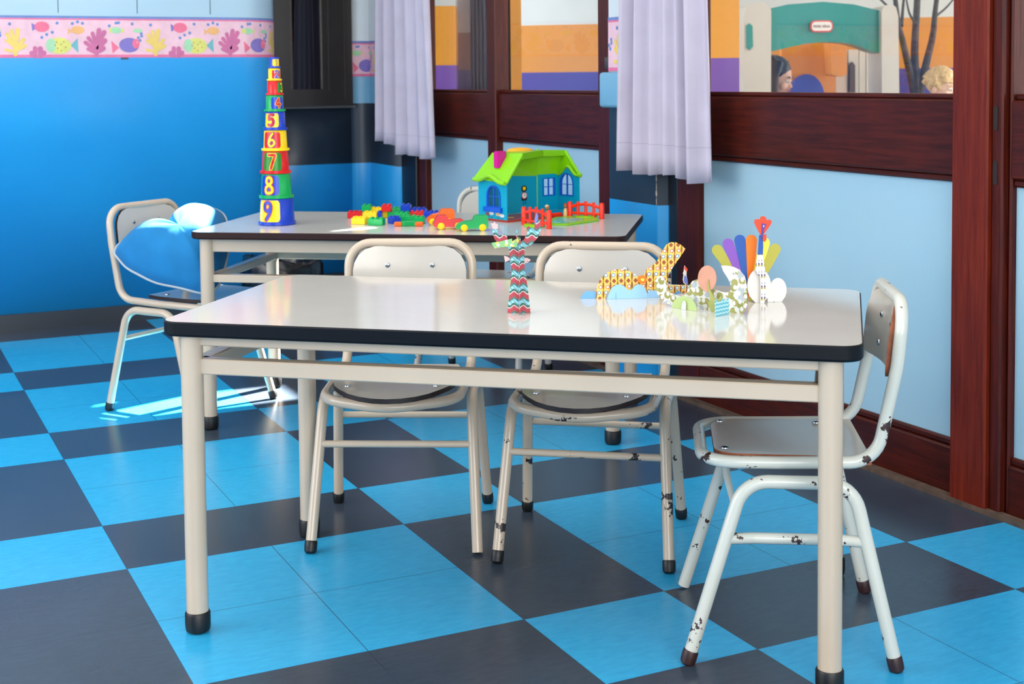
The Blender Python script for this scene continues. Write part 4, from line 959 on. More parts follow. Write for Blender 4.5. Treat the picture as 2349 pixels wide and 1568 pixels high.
tag(obj('curtain_rod', rod, M_JAMB), 'long dark curtain rod above the mahogany doors, out of frame', 'curtain rod')

# ------------------------------------------------------------------ paper animals on the near table
def uvmat(name, fn, rough=.6):
    m = bpy.data.materials.new(name); m.use_nodes = True; t = NT(m); s = t.sep(t.co('UV')); t.col(fn(t, s[0], s[1])); t.b.inputs['Roughness'].default_value = rough; return m
def f_coral(t, u, v):
    w = t.m('MULTIPLY', t.m('SINE', t.m('MULTIPLY', u, 2*PI/.0165)), .10)
    f = t.m('FRACT', t.m('ADD', t.m('DIVIDE', v, .0253), w))
    base = t.ramp(f, [(0, rgb((96, 112, 104))), (.10, rgb((178, 66, 78))), (.34, rgb((190, 78, 90))), (.44, rgb((240, 236, 232))), (.50, rgb((60, 104, 92))), (.66, rgb((150, 212, 228))), (.88, rgb((112, 182, 200))), (.95, rgb((60, 104, 92)))], True)
    d = t.m('FRACT', t.m('DIVIDE', t.m('ADD', u, v), .0085)); d = t.m('MULTIPLY', t.m('LESS_THAN', d, .16), t.m('GREATER_THAN', t.m('FRACT', t.m('DIVIDE', v, .0253)), .55))
    return t.mix(d, base, rgb((64, 100, 96)))
M_CORAL = uvmat('paper_coral_print', f_coral)
def f_serp(t, u, v):
    x = t.m('FRACT', t.m('DIVIDE', u, .0139)); y = t.m('FRACT', t.m('DIVIDE', v, .0330))
    ax = t.m('MINIMUM', x, t.m('SUBTRACT', 1.0, x)); ay = t.m('MINIMUM', y, t.m('SUBTRACT', 1.0, y)); cx_ = t.m('ABSOLUTE', t.m('SUBTRACT', x, .5))
    lens = t.m('LESS_THAN', ax, t.m('ADD', .03, t.m('MULTIPLY', t.m('ABSOLUTE', t.m('SINE', t.m('MULTIPLY', y, 2*PI))), .10)))
    dia = t.m('LESS_THAN', t.m('ADD', t.m('DIVIDE', cx_, .30), t.m('DIVIDE', ay, .15)), 1.0)
    def ring(cu_, cv_, r):
        dx = t.m('MULTIPLY', t.m('SUBTRACT', x, cu_), .0139); dy = t.m('MULTIPLY', t.m('SUBTRACT', y, cv_), .0330); return t.m('SQRT', t.m('ADD', t.m('POWER', t.m('ABSOLUTE', dx), 2.0), t.m('POWER', t.m('ABSOLUTE', dy), 2.0))), r
    c = t.mix(t.m('MULTIPLY', t.m('LESS_THAN', cx_, .2), .35), rgb((250, 200, 84)), rgb((252, 226, 180)))
    c = t.mix(lens, c, rgb((150, 88, 44))); c = t.mix(dia, c, rgb((160, 82, 50)))
    for (a, b, oc) in ((.40, .34, (88, 148, 186)), (.60, .66, (214, 110, 62))):
        d, _ = ring(a, b, 0); c = t.mix(t.m('LESS_THAN', d, .0038), c, rgb(oc)); c = t.mix(t.m('LESS_THAN', d, .0024), c, rgb((240, 240, 240)))
    return c
M_SERP = uvmat('paper_serpent_print', f_serp)
def f_seal(t, u, v):
    x = t.n('ShaderNodeTexVoronoi'); x.voronoi_dimensions = '2D'; x.inputs['Scale'].default_value = 74; x.inputs['Randomness'].default_value = .55
    co = t.co('UV'); t.put(x.inputs['Vector'], co); s = t.sep(x.outputs['Color'])
    base = t.ramp(s[0], [(0, rgb((150, 148, 82))), (.38, rgb((172, 180, 184))), (.66, rgb((160, 157, 94)))], True)
    y = t.n('ShaderNodeTexVoronoi'); y.voronoi_dimensions = '2D'; y.inputs['Scale'].default_value = 74; y.inputs['Randomness'].default_value = .55; t.put(y.inputs['Vector'], t.mp(co, (1.0, 1.0, 1))); 
    w = t.m('GREATER_THAN', x.outputs['Distance'], .50)
    z = t.n('ShaderNodeTexVoronoi'); z.voronoi_dimensions = '2D'; z.inputs['Scale'].default_value = 74; z.inputs['Randomness'].default_value = .6; t.put(z.inputs['Vector'], t.mp(co, (1.1, .9, 1)))
    return t.mix(t.m('MAXIMUM', t.m('LESS_THAN', z.outputs['Distance'], .28), w), base, rgb((216, 214, 210)))
M_SEAL = uvmat('paper_seal_print', f_seal)
def f_wave(t, u, v):
    zz = t.m('MULTIPLY', t.m('ABSOLUTE', t.m('SUBTRACT', t.m('FRACT', t.m('DIVIDE', u, .009)), .5)), .55)
    f = t.m('FRACT', t.m('ADD', t.m('DIVIDE', v, .0066), zz)); return t.ramp(f, [(0, rgb((92, 184, 206))), (.5, rgb((178, 222, 232)))], True)
M_WAVE = uvmat('paper_wave_print', f_wave)
def f_neck(t, u, v):
    x = t.m('FRACT', t.m('DIVIDE', u, .0056)); f = t.m('FRACT', t.m('DIVIDE', v, .021))
    a = t.ramp(f, [(0, rgb((226, 226, 220))), (.3, rgb((178, 160, 70))), (.45, rgb((74, 58, 130))), (.62, rgb((236, 234, 228))), (.74, rgb((60, 86, 150)))], True)
    return t.mix(t.m('GREATER_THAN', t.m('ABSOLUTE', t.m('SUBTRACT', x, .5)), t.m('MULTIPLY', t.m('SUBTRACT', 1.0, f), .5)), a, rgb((238, 236, 232)))
M_NECK = uvmat('paper_feather_print', f_neck)
def f_fish(t, u, v):
    k = t.n('ShaderNodeTexVoronoi'); k.voronoi_dimensions = '2D'; k.inputs['Scale'].default_value = 130; t.put(k.inputs['Vector'], t.co('UV'))
    s = t.sep(k.outputs['Color']); return t.mix(t.m('LESS_THAN', k.outputs['Distance'], .34), rgb((140, 196, 128)), t.ramp(s[0], [(0, rgb((236, 232, 220))), (.5, rgb((240, 208, 104)))], True))
M_FISHG = uvmat('paper_green_fish_print', f_fish)
def paper(n, c): return mat('paper_'+n, c, .6)
M_PWHITE = paper('white', (228, 226, 222)); M_PPINK = paper('pink', (236, 190, 190)); M_PSKY = paper('sky_blue', (156, 204, 240)); M_PSKYD = paper('sea_blue', (110, 172, 224)); M_PGREEN = paper('leaf_green', (150, 200, 128))
M_PROCK = paper('rock_green', (178, 198, 130)); M_PTRUNK = paper('olive_green', (164, 166, 92)); M_PEGG = mat('paper_pink_brown', (206, 148, 124), .6, var=.08, vscale=60); M_POR = paper('orange', (250, 128, 34)); M_PRED = paper('red', (240, 78, 50)); M_POLI = paper('olive', (184, 178, 74)); M_PPUR = paper('purple', (140, 88, 190)); M_PBLU = paper('blue', (44, 92, 176)); M_PYEL = paper('yellow', (246, 226, 82)); M_PVIO = paper('violet', (96, 68, 156)); M_EYE = paper('eye_grey', (120, 118, 124)); M_PGREY = paper('light_grey', (206, 210, 210)); M_PBIRD = paper('bird_blue', (112, 132, 204))
K5 = lambda x, y: (1320+x*.22137, 470+y*.22137)
K4 = lambda x, y: (1100+x*.17227, 470+y*.17227)
class Plane:
    def __init__(s, K, a, b):
        s.K = K; s.o = pz(*K(*a), TZ); q = pz(*K(*b), TZ); s.d = (q-s.o); s.d.z = 0; s.d.normalize(); s.n = Vector((-s.d.y, s.d.x, 0))
    def uv(s, x, y): p = pv(*s.K(x, y), s.o, s.d); return ((p-s.o).dot(s.d), max(p.z-TZ, .0))
    def at(s, a, b, off=0): return s.o+s.d*a+s.n*off+Vector((0, 0, b))
def sheet(name, pl, pts, m, parent, off=0, smooth_=True, th=.0011, ground=0):
    P = [pl.uv(x, y) for x, y in pts]
    if smooth_: P = [(q.x, max(0.0003, q.y)) for q in catmull([(a, b, 0) for a, b in P], 4, True)]
    if ground: P = [(a, .0003 if b < ground else b) for a, b in P]
    bm = bmesh.new(); flat(bm, P, None, lambda a, b: pl.at(a, b, off), th, pl.n); return world_part(name, bm, m, parent, smooth=None)
def cross(name, p, ang, outline, m, parent, th=.0011):       # a slotted-in piece standing across another
    d = Vector((math.cos(ang), math.sin(ang), 0)); n = Vector((-d.y, d.x, 0)); bm = bmesh.new()
    flat(bm, outline, None, lambda a, b: Vector((p.x, p.y, TZ))+d*a+Vector((0, 0, b)), th, n); return world_part(name, bm, m, parent, smooth=None)
# coral tree
pl = Plane(K4, (370, 1440), (680, 1440)); ct_ = pl.o+pl.d*.5*(pl.uv(680, 1440)[0])
coral = thing('paper_coral', 'tall paper coral tree in teal and red waves with two paper fish', 'paper craft', (ct_.x, ct_.y, TZ), 0, 'paper animals on the near table')
OUTC = [(370, 1440), (400, 1150), (430, 900), (412, 760), (388, 575), (300, 552), (240, 510), (195, 440), (172, 340), (176, 300), (240, 300), (236, 340), (252, 390), (280, 420), (303, 404), (332, 382), (364, 408), (372, 455), (440, 480), (520, 500), (590, 462), (622, 400), (640, 350), (622, 300), (655, 278), (690, 300), (712, 316), (732, 300), (732, 240), (760, 205), (792, 200), (820, 260), (810, 350), (770, 440), (700, 520), (604, 562), (596, 700), (602, 850), (642, 1100), (680, 1440)]
sheet('coral_plate', pl, OUTC, M_CORAL, coral, 0, False)
hx_ = pl.uv(500, 560)[1]; 
cross('coral_plate', ct_, math.atan2(pl.d.y, pl.d.x)+R(100), [(-.022, .0003), (.024, .0003), (.017, hx_*.45), (.013, hx_*.65), (.016, hx_*.98), (.030, hx_*1.2), (.022, hx_*1.24), (.004, hx_*1.02), (-.012, hx_*1.06), (-.026, hx_*1.18), (-.03, hx_*1.1), (-.015, hx_*.9), (-.012, hx_*.6), (-.016, hx_*.4)], M_CORAL, coral)
sheet('coral_tip', pl, [(176, 318), (166, 280), (148, 240), (178, 246), (204, 218), (212, 248), (244, 252), (242, 318)], M_PPINK, coral, -.0004, False)
sheet('coral_tip', pl, [(733, 250), (733, 185), (764, 95), (780, 150), (778, 200), (750, 245)], M_PBIRD, coral, -.0004, False)
sheet('green_fish', pl, [(165, 492), (300, 470), (438, 436), (440, 478), (465, 455), (500, 440), (522, 406), (530, 470), (522, 490), (490, 555), (470, 548), (380, 545), (290, 548), (205, 566)], M_FISHG, coral, -.012, False)
sheet('pink_fish', pl, [(322, 682), (362, 690), (400, 712), (470, 700), (560, 705), (640, 712), (680, 738), (640, 772), (580, 785), (470, 760), (390, 742), (338, 766)], M_PPINK, coral, .006, False)
sheet('fish_eye', pl, [(632, 738), (640, 734), (646, 742), (640, 750), (633, 747)], M_EYE, coral, -.005, False, .0013); 
# serpent with waves
pl = Plane(K5, (215, 970), (930, 948)); sp = pl.o+pl.d*.09
serp = thing('paper_serpent', 'yellow patterned paper sea serpent with raised tail among blue paper waves', 'paper craft', (sp.x, sp.y, TZ), 0, 'paper animals on the near table')
sheet('serpent_body', pl, [(215, 970), (218, 870), (250, 780), (310, 712), (370, 680), (430, 665), (500, 667), (560, 685), (610, 712), (650, 738), (712, 735), (725, 680), (760, 645), (820, 610), (860, 560), (900, 480), (940, 412), (985, 386), (1040, 386), (1095, 412), (1140, 455), (1070, 560), (1000, 660), (965, 725), (940, 820), (920, 950), (860, 946), (700, 900), (600, 880), (420, 880), (330, 900), (305, 968)], M_SERP, serp, 0, False)
sheet('crab', pl, [(640, 770), (652, 735), (690, 722), (722, 738), (728, 770), (712, 800), (680, 806), (650, 796)], M_POR, serp, -.006); sheet('crab', pl, [(665, 768), (686, 752), (706, 765), (690, 785)], M_PYEL, serp, -.0075)
sheet('wave', pl, [(312, 986), (325, 930), (360, 850), (410, 815), (450, 812), (490, 830), (530, 872), (565, 868), (600, 828), (640, 808), (690, 830), (722, 880), (728, 966)], M_PSKY, serp, -.012, False, ground=.004)
sheet('wave', pl, [(728, 964), (738, 900), (765, 882), (800, 876), (840, 895), (868, 955)], M_PSKY, serp, -.009, False, ground=.004)
pw = pl.at(pl.uv(130, 962)[0], 0, .0)
sheet('wave', pl, [(52, 962), (90, 908), (130, 892), (205, 900), (240, 958)], M_PSKYD, serp, .004, False, ground=.004)
sheet('slot', pl, [(402, 985), (402, 895), (407, 895), (407, 985)], M_PSKYD, serp, -.0128, False, .0006)
pb_ = Plane(K5, (965, 925), (1165, 905))
sheet('serpent_coil', pb_, [(958, 926), (960, 832), (1178, 826), (1172, 880), (1150, 922)], M_SERP, serp, 0, False, ground=.004); sheet('wave', pb_, [(985, 938), (1010, 895), (1050, 880), (1085, 892), (1105, 935)], M_PSKYD, serp, -.004, False, ground=.006)
bp = pb_.at(pb_.uv(1130, 826)[0], .034); 
sheet('sea_bird', pb_, [(1135, 822), (1112, 805), (1104, 768), (1112, 722), (1104, 706), (1112, 690), (1122, 624), (1150, 662), (1142, 690), (1140, 725), (1150, 770), (1154, 812)], M_PWHITE, serp, -.003, False); sheet('sea_bird', pb_, [(1134, 815), (1112, 790), (1112, 752), (1122, 725), (1140, 745), (1152, 808)], M_PBIRD, serp, -.0042, False); sheet('sea_bird', pb_, [(1122, 628), (1149, 662), (1141, 688), (1116, 660)], M_PRED, serp, -.0042, False)
sheet('sea_bird', pb_, [(1128, 880), (1130, 815), (1136, 815), (1136, 880)], M_PWHITE, serp, -.003, False)
# seal
pl = Plane(K5, (1010, 1050), (1740, 1128)); sp = pl.o+pl.d*.07
seal = thing('paper_seal', 'white, olive and grey paper seal with upturned head, green rock and wave stand', 'paper craft', (sp.x, sp.y, TZ), 0, 'paper animals on the near table')
sheet('seal_body', pl, [(1515, 628), (1560, 626), (1640, 640), (1700, 670), (1750, 730), (1772, 800), (1782, 900), (1780, 1040), (1742, 1122), (1690, 1124), (1440, 1096), (1270, 1078), (1010, 1046), (960, 1022), (900, 985), (850, 920), (830, 850), (824, 790), (850, 745), (880, 732), (912, 745), (936, 790), (955, 850), (980, 900), (1030, 932), (1100, 945), (1150, 920), (1165, 880), (1180, 830), (1215, 786), (1260, 768), (1310, 780), (1350, 830), (1400, 870), (1480, 884), (1520, 900), (1568, 906), (1605, 886), (1614, 850), (1600, 800), (1570, 740), (1532, 680)], M_SEAL, seal, 0, False)
sheet('seal_head', pl, [(1515, 628), (1560, 626), (1640, 640), (1690, 664), (1690, 700), (1640, 690), (1600, 720), (1590, 770), (1570, 738), (1532, 680)], M_PWHITE, seal, -.0009, False, .0006)
sheet('seal_eye', pl, ell(1645, 712, 16, 16, 12), M_PWHITE, seal, -.0016, False, .0006); sheet('seal_eye', pl, ell(1645, 712, 7, 7, 10), M_EYE, seal, -.0022, False, .0006); sheet('nostril', pl, ell(1578, 660, 7, 7, 8), M_PGREY, seal, -.0016, False, .0006); sheet('nose', pl, [(1512, 626), (1536, 624), (1534, 640), (1518, 642)], M_PPINK, seal, -.0016, False, .0006)
sheet('leaf_tree', pl, ell(1394, 752, 96, 132, 24), M_PEGG, seal, -.010); sheet('leaf_tree', pl, [(1330, 830), (1460, 830), (1420, 890), (1380, 895)], M_PEGG, seal, -.0098, False)
sheet('tree_trunk', pl, [(1412, 760), (1420, 850), (1470, 950), (1500, 975), (1550, 925), (1548, 960), (1510, 1010), (1520, 1100), (1440, 1090), (1395, 980), (1425, 1000), (1425, 930), (1402, 850)], M_PTRUNK, seal, -.0118, False, ground=.004)
pr = Plane(K5, (1008, 1060), (1264, 1100))
sheet('rock', pr, [(1006, 1060)]+[(1136-130*math.cos(PI*k/14), 1068+k*2.2-142*math.sin(PI*k/14)) for k in range(1, 14)]+[(1264, 1100)], M_PROCK, seal, -.002, False, ground=.004)
sheet('rock_tab', pr, [(1122, 1088), (1124, 1035), (1140, 990), (1160, 992), (1168, 1020), (1166, 1090)], M_PGREY, seal, -.006, False, ground=.004)
pwv = Plane(K5, (1450, 1158), (1590, 1126))
sheet('wave_stand', pwv, [(1450, 1158), (1446, 990), (1466, 980), (1480, 1005), (1505, 1000), (1528, 972), (1550, 990), (1586, 965), (1590, 1126)], M_WAVE, seal, 0, False, ground=.004)
# peacock
pl = Plane(K5, (1800, 1012), (2160, 1000)); sp = pl.o+pl.d*.03
pea = thing('paper_peacock', 'paper peacock with fanned coloured tail feathers and white round body', 'paper craft', (sp.x, sp.y, TZ), 0, 'paper animals on the near table')
for k, (tx, ty, m_) in enumerate(((1502, 482, M_POLI), (1612, 416, M_PPUR), (1732, 376, M_PBLU), (1850, 376, M_POR), (1982, 402, M_PYEL), (2092, 466, M_POLI))):
    P = capsule((1840, 985), (tx, ty), 22, 58, 12); sheet('tail_feather', pl, P, m_, pea, .016+(.0013 if k in (0, 1, 2) else -.0013)*(abs(k-2.5)), False)
sheet('body_disc', pl, ell(1900, 834, 122, 176, 30), M_PWHITE, pea, -.002, False, ground=.003); sheet('body_disc', pl, ell(2098, 878, 88, 124, 28), M_PWHITE, pea, -.001, False, ground=.003); sheet('body_disc', pl, [(1990, 990), (1990, 850), (2050, 830), (2050, 985)], M_PWHITE, pea, -.0015, False, ground=.006)
sheet('neck', pl, [(1890, 1012), (1895, 900), (1890, 740), (1840, 660), (1862, 500), (1916, 500), (1940, 660), (1946, 800), (1952, 930), (1930, 1012)], M_NECK, pea, -.014, False, ground=.003)
sheet('neck', pl, [(1862, 502), (1868, 440), (1880, 300), (1918, 310), (1920, 430), (1916, 502)], M_PBLU, pea, -.0143, False)
sheet('comb', pl, [(1886, 296), (1850, 230), (1822, 170), (1832, 140), (1862, 136), (1880, 140), (1890, 112), (1918, 104), (1944, 118), (1952, 146), (1984, 140), (2004, 160), (1996, 190), (1960, 240), (1926, 285)], M_PRED, pea, -.0165, False)
sheet('wattle', pl, [(1912, 300), (1946, 290), (1950, 345), (1930, 372), (1912, 355)], M_PRED, pea, -.0165, False)
sheet('head', pl, [(1882, 312), (1900, 270), (1898, 200), (1904, 178), (1948, 190), (1930, 220), (1918, 262), (1914, 315)], M_PVIO, pea, -.0182, False); sheet('eye', pl, ell(1917, 207, 7, 9, 10), M_PWHITE, pea, -.019, False, .0006)

# ------------------------------------------------------------------ the patio outside
M_ORA = paint_mat('patio_orange', (208, 136, 48), (198, 128, 42), .6); M_PURP = paint_mat('patio_purple', (74, 62, 142), None, .6); M_PLIL = paint_mat('pillar_purple', (122, 80, 168), None, .5); M_PWAL = paint_mat('patio_white', (206, 208, 204), None, .7); M_PAVE = paint_mat('patio_paving', (150, 146, 140), (120, 116, 112), .9)
M_ORP = paint_mat('pillar_orange', (232, 156, 44), None, .45)
bm = bmesh.new(); box(bm, (1.86, -7, -.12), (14, 13, -.03)); struct(obj('floor_patio', bm, M_PAVE, smooth=None))
def pwall(name, A, B, bands, t=.12):
    bm = bmesh.new(); d = (Vector(B)-Vector(A)).normalized(); n = Vector((-d.y, d.x)); mats = []
    for z0_, z1_, m_ in bands:
        if m_ not in mats: mats.append(m_)
        q = [Vector(A), Vector(B), Vector(B)+n*t, Vector(A)+n*t]
        a = [bm.verts.new((p.x, p.y, z0_)) for p in q]; b = [bm.verts.new((p.x, p.y, z1_)) for p in q]
        for f in ((a[3], a[2], a[1], a[0]), tuple(b), *[(a[i], a[(i+1) % 4], b[(i+1) % 4], b[i]) for i in range(4)]): bm.faces.new(f).material_index = mats.index(m_)
    return struct(obj(name, bm, mats, smooth=None))
FW = 9.2
A, B = pd(900, 180, FW+1.0), pd(2900, 170, FW-.6)
BANDS = [(-.05, 1.02, M_PURP), (1.02, 1.36, M_ORA), (1.36, 3.2, M_PWAL)]
pwall('wall_patio', (A.x, A.y), (B.x, B.y), BANDS)
def pillar(uL, uR, d, w, bands, name='wall_pillar'):
    p = pd((uL+uR)/2, 180, d); q = (pd(uR, 180, d)-pd(uL, 180, d)); hw = q.length/2; dr = q.normalized(); o = p-dr*hw
    return pwall(name, (o.x, o.y), (p.x+dr.x*hw, p.y+dr.y*hw), bands, w)
pillar(1610, 1696, 5.3, .25, [(-.05, 1.053, M_PLIL), (1.053, 3, M_ORP)])
pillar(985, 1047, 7.4, .25, [(-.05, 1.055, M_PLIL), (1.055, 1.375, M_ORP), (1.375, 3, M_PWAL)])
pillar(1172, 1197, 6.2, .2, [(-.05, 3, M_ORP)])
pillar(1150, 1166, 6.3, .1, [(-.05, 3, M_ORP)])
pillar(1164, 1174, 6.35, .06, [(-.05, 3, M_JAMB)])  # black strip painted in for the dark gap between the orange posts
pillar(1049, 1086, 7.7, .2, [(-.05, 1.03, mat('shade_violet', (70, 64, 96), .7)), (1.03, 1.24, mat('shade_brown', (112, 84, 78), .7)), (1.24, 3, mat('shade_grey', (140, 134, 136), .7))])  # stands in for a dim reflection in the glass, shade put into its colours
pillar(2312, 2331, 4.6, .12, [(-.05, 3, M_ORP)])
# dark sheet standing in for a curtain's reflection in the far door glass
p0_, p1_ = pd(1080, 180, 7.5), pd(1122, 180, 7.5); bm = bmesh.new(); N = 40; prev = None
for k in range(N+1):
    t = k/N; p = p0_+(p1_-p0_)*t+fwd*.02*math.sin(t*30); cur = [bm.verts.new((p.x, p.y, z)) for z in (.02, 2.4)]
    if prev: bm.faces.new((prev[0], cur[0], cur[1], prev[1]))
    prev = cur
o = tag(obj('reflection_sheet', bm, fabric('reflected_curtain_grey', (62, 64, 78)), smooth=180), 'dark grey sheet outside, standing in for a reflection in the left glass of the far door', 'curtain'); md = o.modifiers.new('s', 'SOLIDIFY'); md.thickness = .004
# added unseen roof that masks the sun; its slits shape the sun patches indoors
bm = bmesh.new()
zr_ = 2.36
SLITS = [(2.16, 2.42, 1.97, 2.10), (2.69, 3.30, 2.27, 2.50), (2.64, 2.80, 1.60, 1.67)]   # cut so that sun lands on cushion, floor and toy table
XS = sorted({1.87, 9.0, *[s[0] for s in SLITS], *[s[1] for s in SLITS]}); YS = sorted({-5, 6, *[s[2] for s in SLITS], *[s[3] for s in SLITS]})
for xa, xb in zip(XS, XS[1:]):
    for ya, yb2 in zip(YS, YS[1:]):
        cx2, cy2 = (xa+xb)/2, (ya+yb2)/2
        if not any(s[0] < cx2 < s[1] and s[2] < cy2 < s[3] for s in SLITS): box(bm, (xa, ya, zr_), (xb, yb2, zr_+.04))
struct(obj('sun_mask_roof', bm, M_PWAL, smooth=None))

# play frame
M_PB = plastic('play_beige', (206, 200, 188), .45); M_PT = plastic('play_teal', (0, 140, 132), .3); M_PO = plastic('play_orange', (226, 140, 40), .4); M_PBL = plastic('play_blue', (70, 78, 168), .5); M_LOGO = plastic('sign_white', (240, 236, 228), .4); M_LOGR = plastic('sign_red', (226, 84, 84), .4)
PDp = 6.9
pc_ = pd(1875, 180, PDp); play = thing('play_frame', 'beige and teal plastic play arch on the patio behind the glass', 'play equipment', (pc_.x, pc_.y, 0))
pu = Vector((right.x, right.y, 0)).normalized(); pn_ = Vector((fwd.x, fwd.y, 0)).normalized()
def PU(u, v, d=PDp): q = pv(u, v, pd(1875, 180, d), pu); return ((q-pd(1875, 180, d)).dot(pu), q.z)
def pplate(name, pts, m_, th, d=PDp, r=0, px_=True):
    P = [PU(u, v, d) for u, v in pts]; o0 = pd(1875, 180, d); o0.z = 0
    if r: P = [(q.x, q.y) for q in fillet([(a, b, 0) for a, b in P], r, 5, True)]
    bm = bmesh.new(); flat(bm, P, None, lambda a, b: o0+pu*a+Vector((0, 0, b)), th, -pn_); bmesh.ops.bevel(bm, geom=[e for e in bm.edges if len(e.link_faces) == 2 and e.calc_face_angle(0) > 1.0], offset=min(.02, th*.25), segments=2, affect='EDGES')
    return world_part(name, bm, m_, play, smooth=40)
yb_ = 640
pplate('side_post', [(1697, yb_), (1697, 40), (1703, 14), (1740, 8), (1758, 24), (1757, yb_)], M_PB, .26, r=.02)
pplate('side_post', [(2010, yb_), (2006, 30), (2014, 14), (2038, 16), (2044, 40), (2052, yb_)], M_PB, .26, r=.02)
pplate('arch', [(1756, 120), (1756, 22), (1800, 12), (1880, 6), (1950, 12), (2008, 26), (2011, 124), (1990, 118), (1960, 106), (1930, 99), (1885, 97), (1840, 101), (1800, 110)], M_PT, .16)
pplate('slot_window', [(1701, 62), (1708, 56), (1715, 62), (1716, 108), (1709, 116), (1702, 110)], M_PT, .28)
c_ = PU(1884, 62); o0 = pd(1875, 180, PDp-.10); o0.z = 0
for nm, rx, ry, m_, off in (('sign_border', .056, .029, M_LOGR, 0), ('sign_plate', .049, .022, M_LOGO, .006)):
    bm = bmesh.new(); flat(bm, rrect(c_[0]-rx, c_[1]-ry, c_[0]+rx, c_[1]+ry, ry*.8, 6), None, lambda a, b: o0-pn_*off+pu*a+Vector((0, 0, b)), .012, -pn_); sg = world_part(nm, bm, m_, play, smooth=None)
tcu = bpy.data.curves.new('lettering', 'FONT'); tcu.body = 'little tikes'; tcu.size = .021; tcu.align_x = 'CENTER'; tcu.align_y = 'CENTER'; tcu.extrude = .001
to = bpy.data.objects.new('lettering', tcu); C.objects.link(to)
dg = bpy.context.evaluated_depsgraph_get(); tm = bpy.data.meshes.new_from_object(to.evaluated_get(dg)); bpy.data.objects.remove(to)
bm = bmesh.new(); bm.from_mesh(tm)
for v in bm.verts: v.co = o0-pn_*.0135+pu*(c_[0]+v.co.x)+Vector((0, 0, c_[1]+v.co.y))-pn_*v.co.z
world_part('lettering', bm, mat('sign_letters', (150, 120, 120), .5), play, smooth=None)
# orange play house behind the arch
ph_c = pd(1860, 180, 7.9); ph = thing('orange_playhouse', 'orange plastic play house with round blue opening behind the arch', 'play equipment', (ph_c.x, ph_c.y, 0)); play_keep = play; play = ph
pplate('front_panel', [(1790, yb_-60), (1790, 110), (1830, 100), (1900, 98), (1914, 110), (1914, yb_-60)], M_PO, .08, 7.9, .02)
pplate('corner_block', [(1900, 172), (1896, 96), (1934, 96), (1936, 168), (1926, 176)], M_PO, .16, 7.7, .01)
pplate('round_door', [(1808, 420)]+[(1849-40*math.cos(PI*k/14), 222-52*math.sin(PI*k/14)) for k in range(15)]+[(1888, 420)], M_PBL, .05, 7.82)
for k, (a, b) in enumerate(((1916, 1940), (1943, 1966), (1968, 1982), (1984, 2006))):
    pplate('side_slat', [(a, yb_-60), (a, 112+k*2), (b, 112+k*2), (b, yb_-60)], M_PB, .07, 8.0+.02*k, .01)
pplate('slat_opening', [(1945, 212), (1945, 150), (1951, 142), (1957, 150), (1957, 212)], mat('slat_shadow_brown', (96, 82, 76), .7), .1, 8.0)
play = play_keep

# tree
def tree(label, u, d, trunks, cat='tree'):
    p = pd(u, 180, d); root = thing('patio_tree', label, cat, (p.x, p.y, -.03)); k = d/FPX
    for i, tr in enumerate(trunks):
        P = []
        for (uu, vv, dd) in tr: q = pd(uu, vv, d+dd); P.append(q)
        P = catmull(P, 5); n = len(P); r0 = (.032, .024, .024, .010, .010, .008, .008)[min(i, 6)]
        bm = bmesh.new(); tube(bm, P, [r0*(1-.55*j/n) for j in range(n)], 9); world_part('trunk' if i < 3 else 'branch', bm, M_BARK, root)
    return root
M_BARK = mat('bark', (66, 58, 58), .9, var=.4, vscale=30)
tr = tree('bare dark tree with thin forked trunks beside the play arch', 2100, 7.6, [[(2108, 620, 0), (2106, 330, 0), (2102, 200, 0), (2098, 120, 0), (2104, 0, .1), (2110, -160, .2)], [(2105, 260, 0), (2092, 190, 0), (2072, 100, -.1), (2060, 50, -.1), (2050, -40, -.2)], [(2108, 220, 0), (2126, 140, 0), (2140, 80, .1), (2146, 20, .1), (2160, -80, .2)], [(2066, 70, -.1), (2040, 20, -.2), (2010, -10, -.3)], [(2068, 60, -.1), (2072, 10, 0), (2078, -40, 0)], [(2143, 40, .1), (2168, 20, .2), (2190, -5, .2)], [(2104, 60, 0), (2086, 30, 0), (2078, -10, 0)]])
# leafy plant seen through the door at the right
M_LEAFG = mat('plant_green', (36, 84, 50), .5, var=.3, vscale=12)
p = pd(2352, 240, 5.4); plant = thing('leafy_plant', 'dark green leafy plant outside behind the right-hand glass', 'plant', (p.x, p.y, -.03))
rnd = random.Random(3)
for k in range(34):
    bm = bmesh.new(); a = rnd.uniform(0, 2*PI); el = rnd.uniform(.2, 1.1); h0 = rnd.uniform(.5, 1.5); L = rnd.uniform(.16, .3); d = Vector((math.cos(a)*math.cos(el), math.sin(a)*math.cos(el), math.sin(el))); s = d.cross(Vector((0, 0, 1))).normalized()
    prev = None
    for j in range(7):
        t = j/6; c = Vector((0, 0, h0))+d*L*t-Vector((0, 0, .14*t*t)); w = .035*math.sin(PI*min(1, t*.95+.03))
        cur = [bm.verts.new(c-s*w), bm.verts.new(c+Vector((0, 0, -.006))), bm.verts.new(c+s*w)]
        if prev:
            for q in range(2): bm.faces.new((prev[q], cur[q], cur[q+1], prev[q+1]))
        prev = cur
    o = obj('leaf', bm, M_LEAFG, plant, smooth=60); md = o.modifiers.new('s', 'SOLIDIFY'); md.thickness = .002
bm = bmesh.new()
for k in range(5): tube(bm, [(0, 0, 0), (.02*math.cos(k*1.3), .02*math.sin(k*1.3), .7), (.06*math.cos(k*1.3), .06*math.sin(k*1.3), 1.55)], .012, 8)
obj('stem', bm, M_LEAFG, plant)

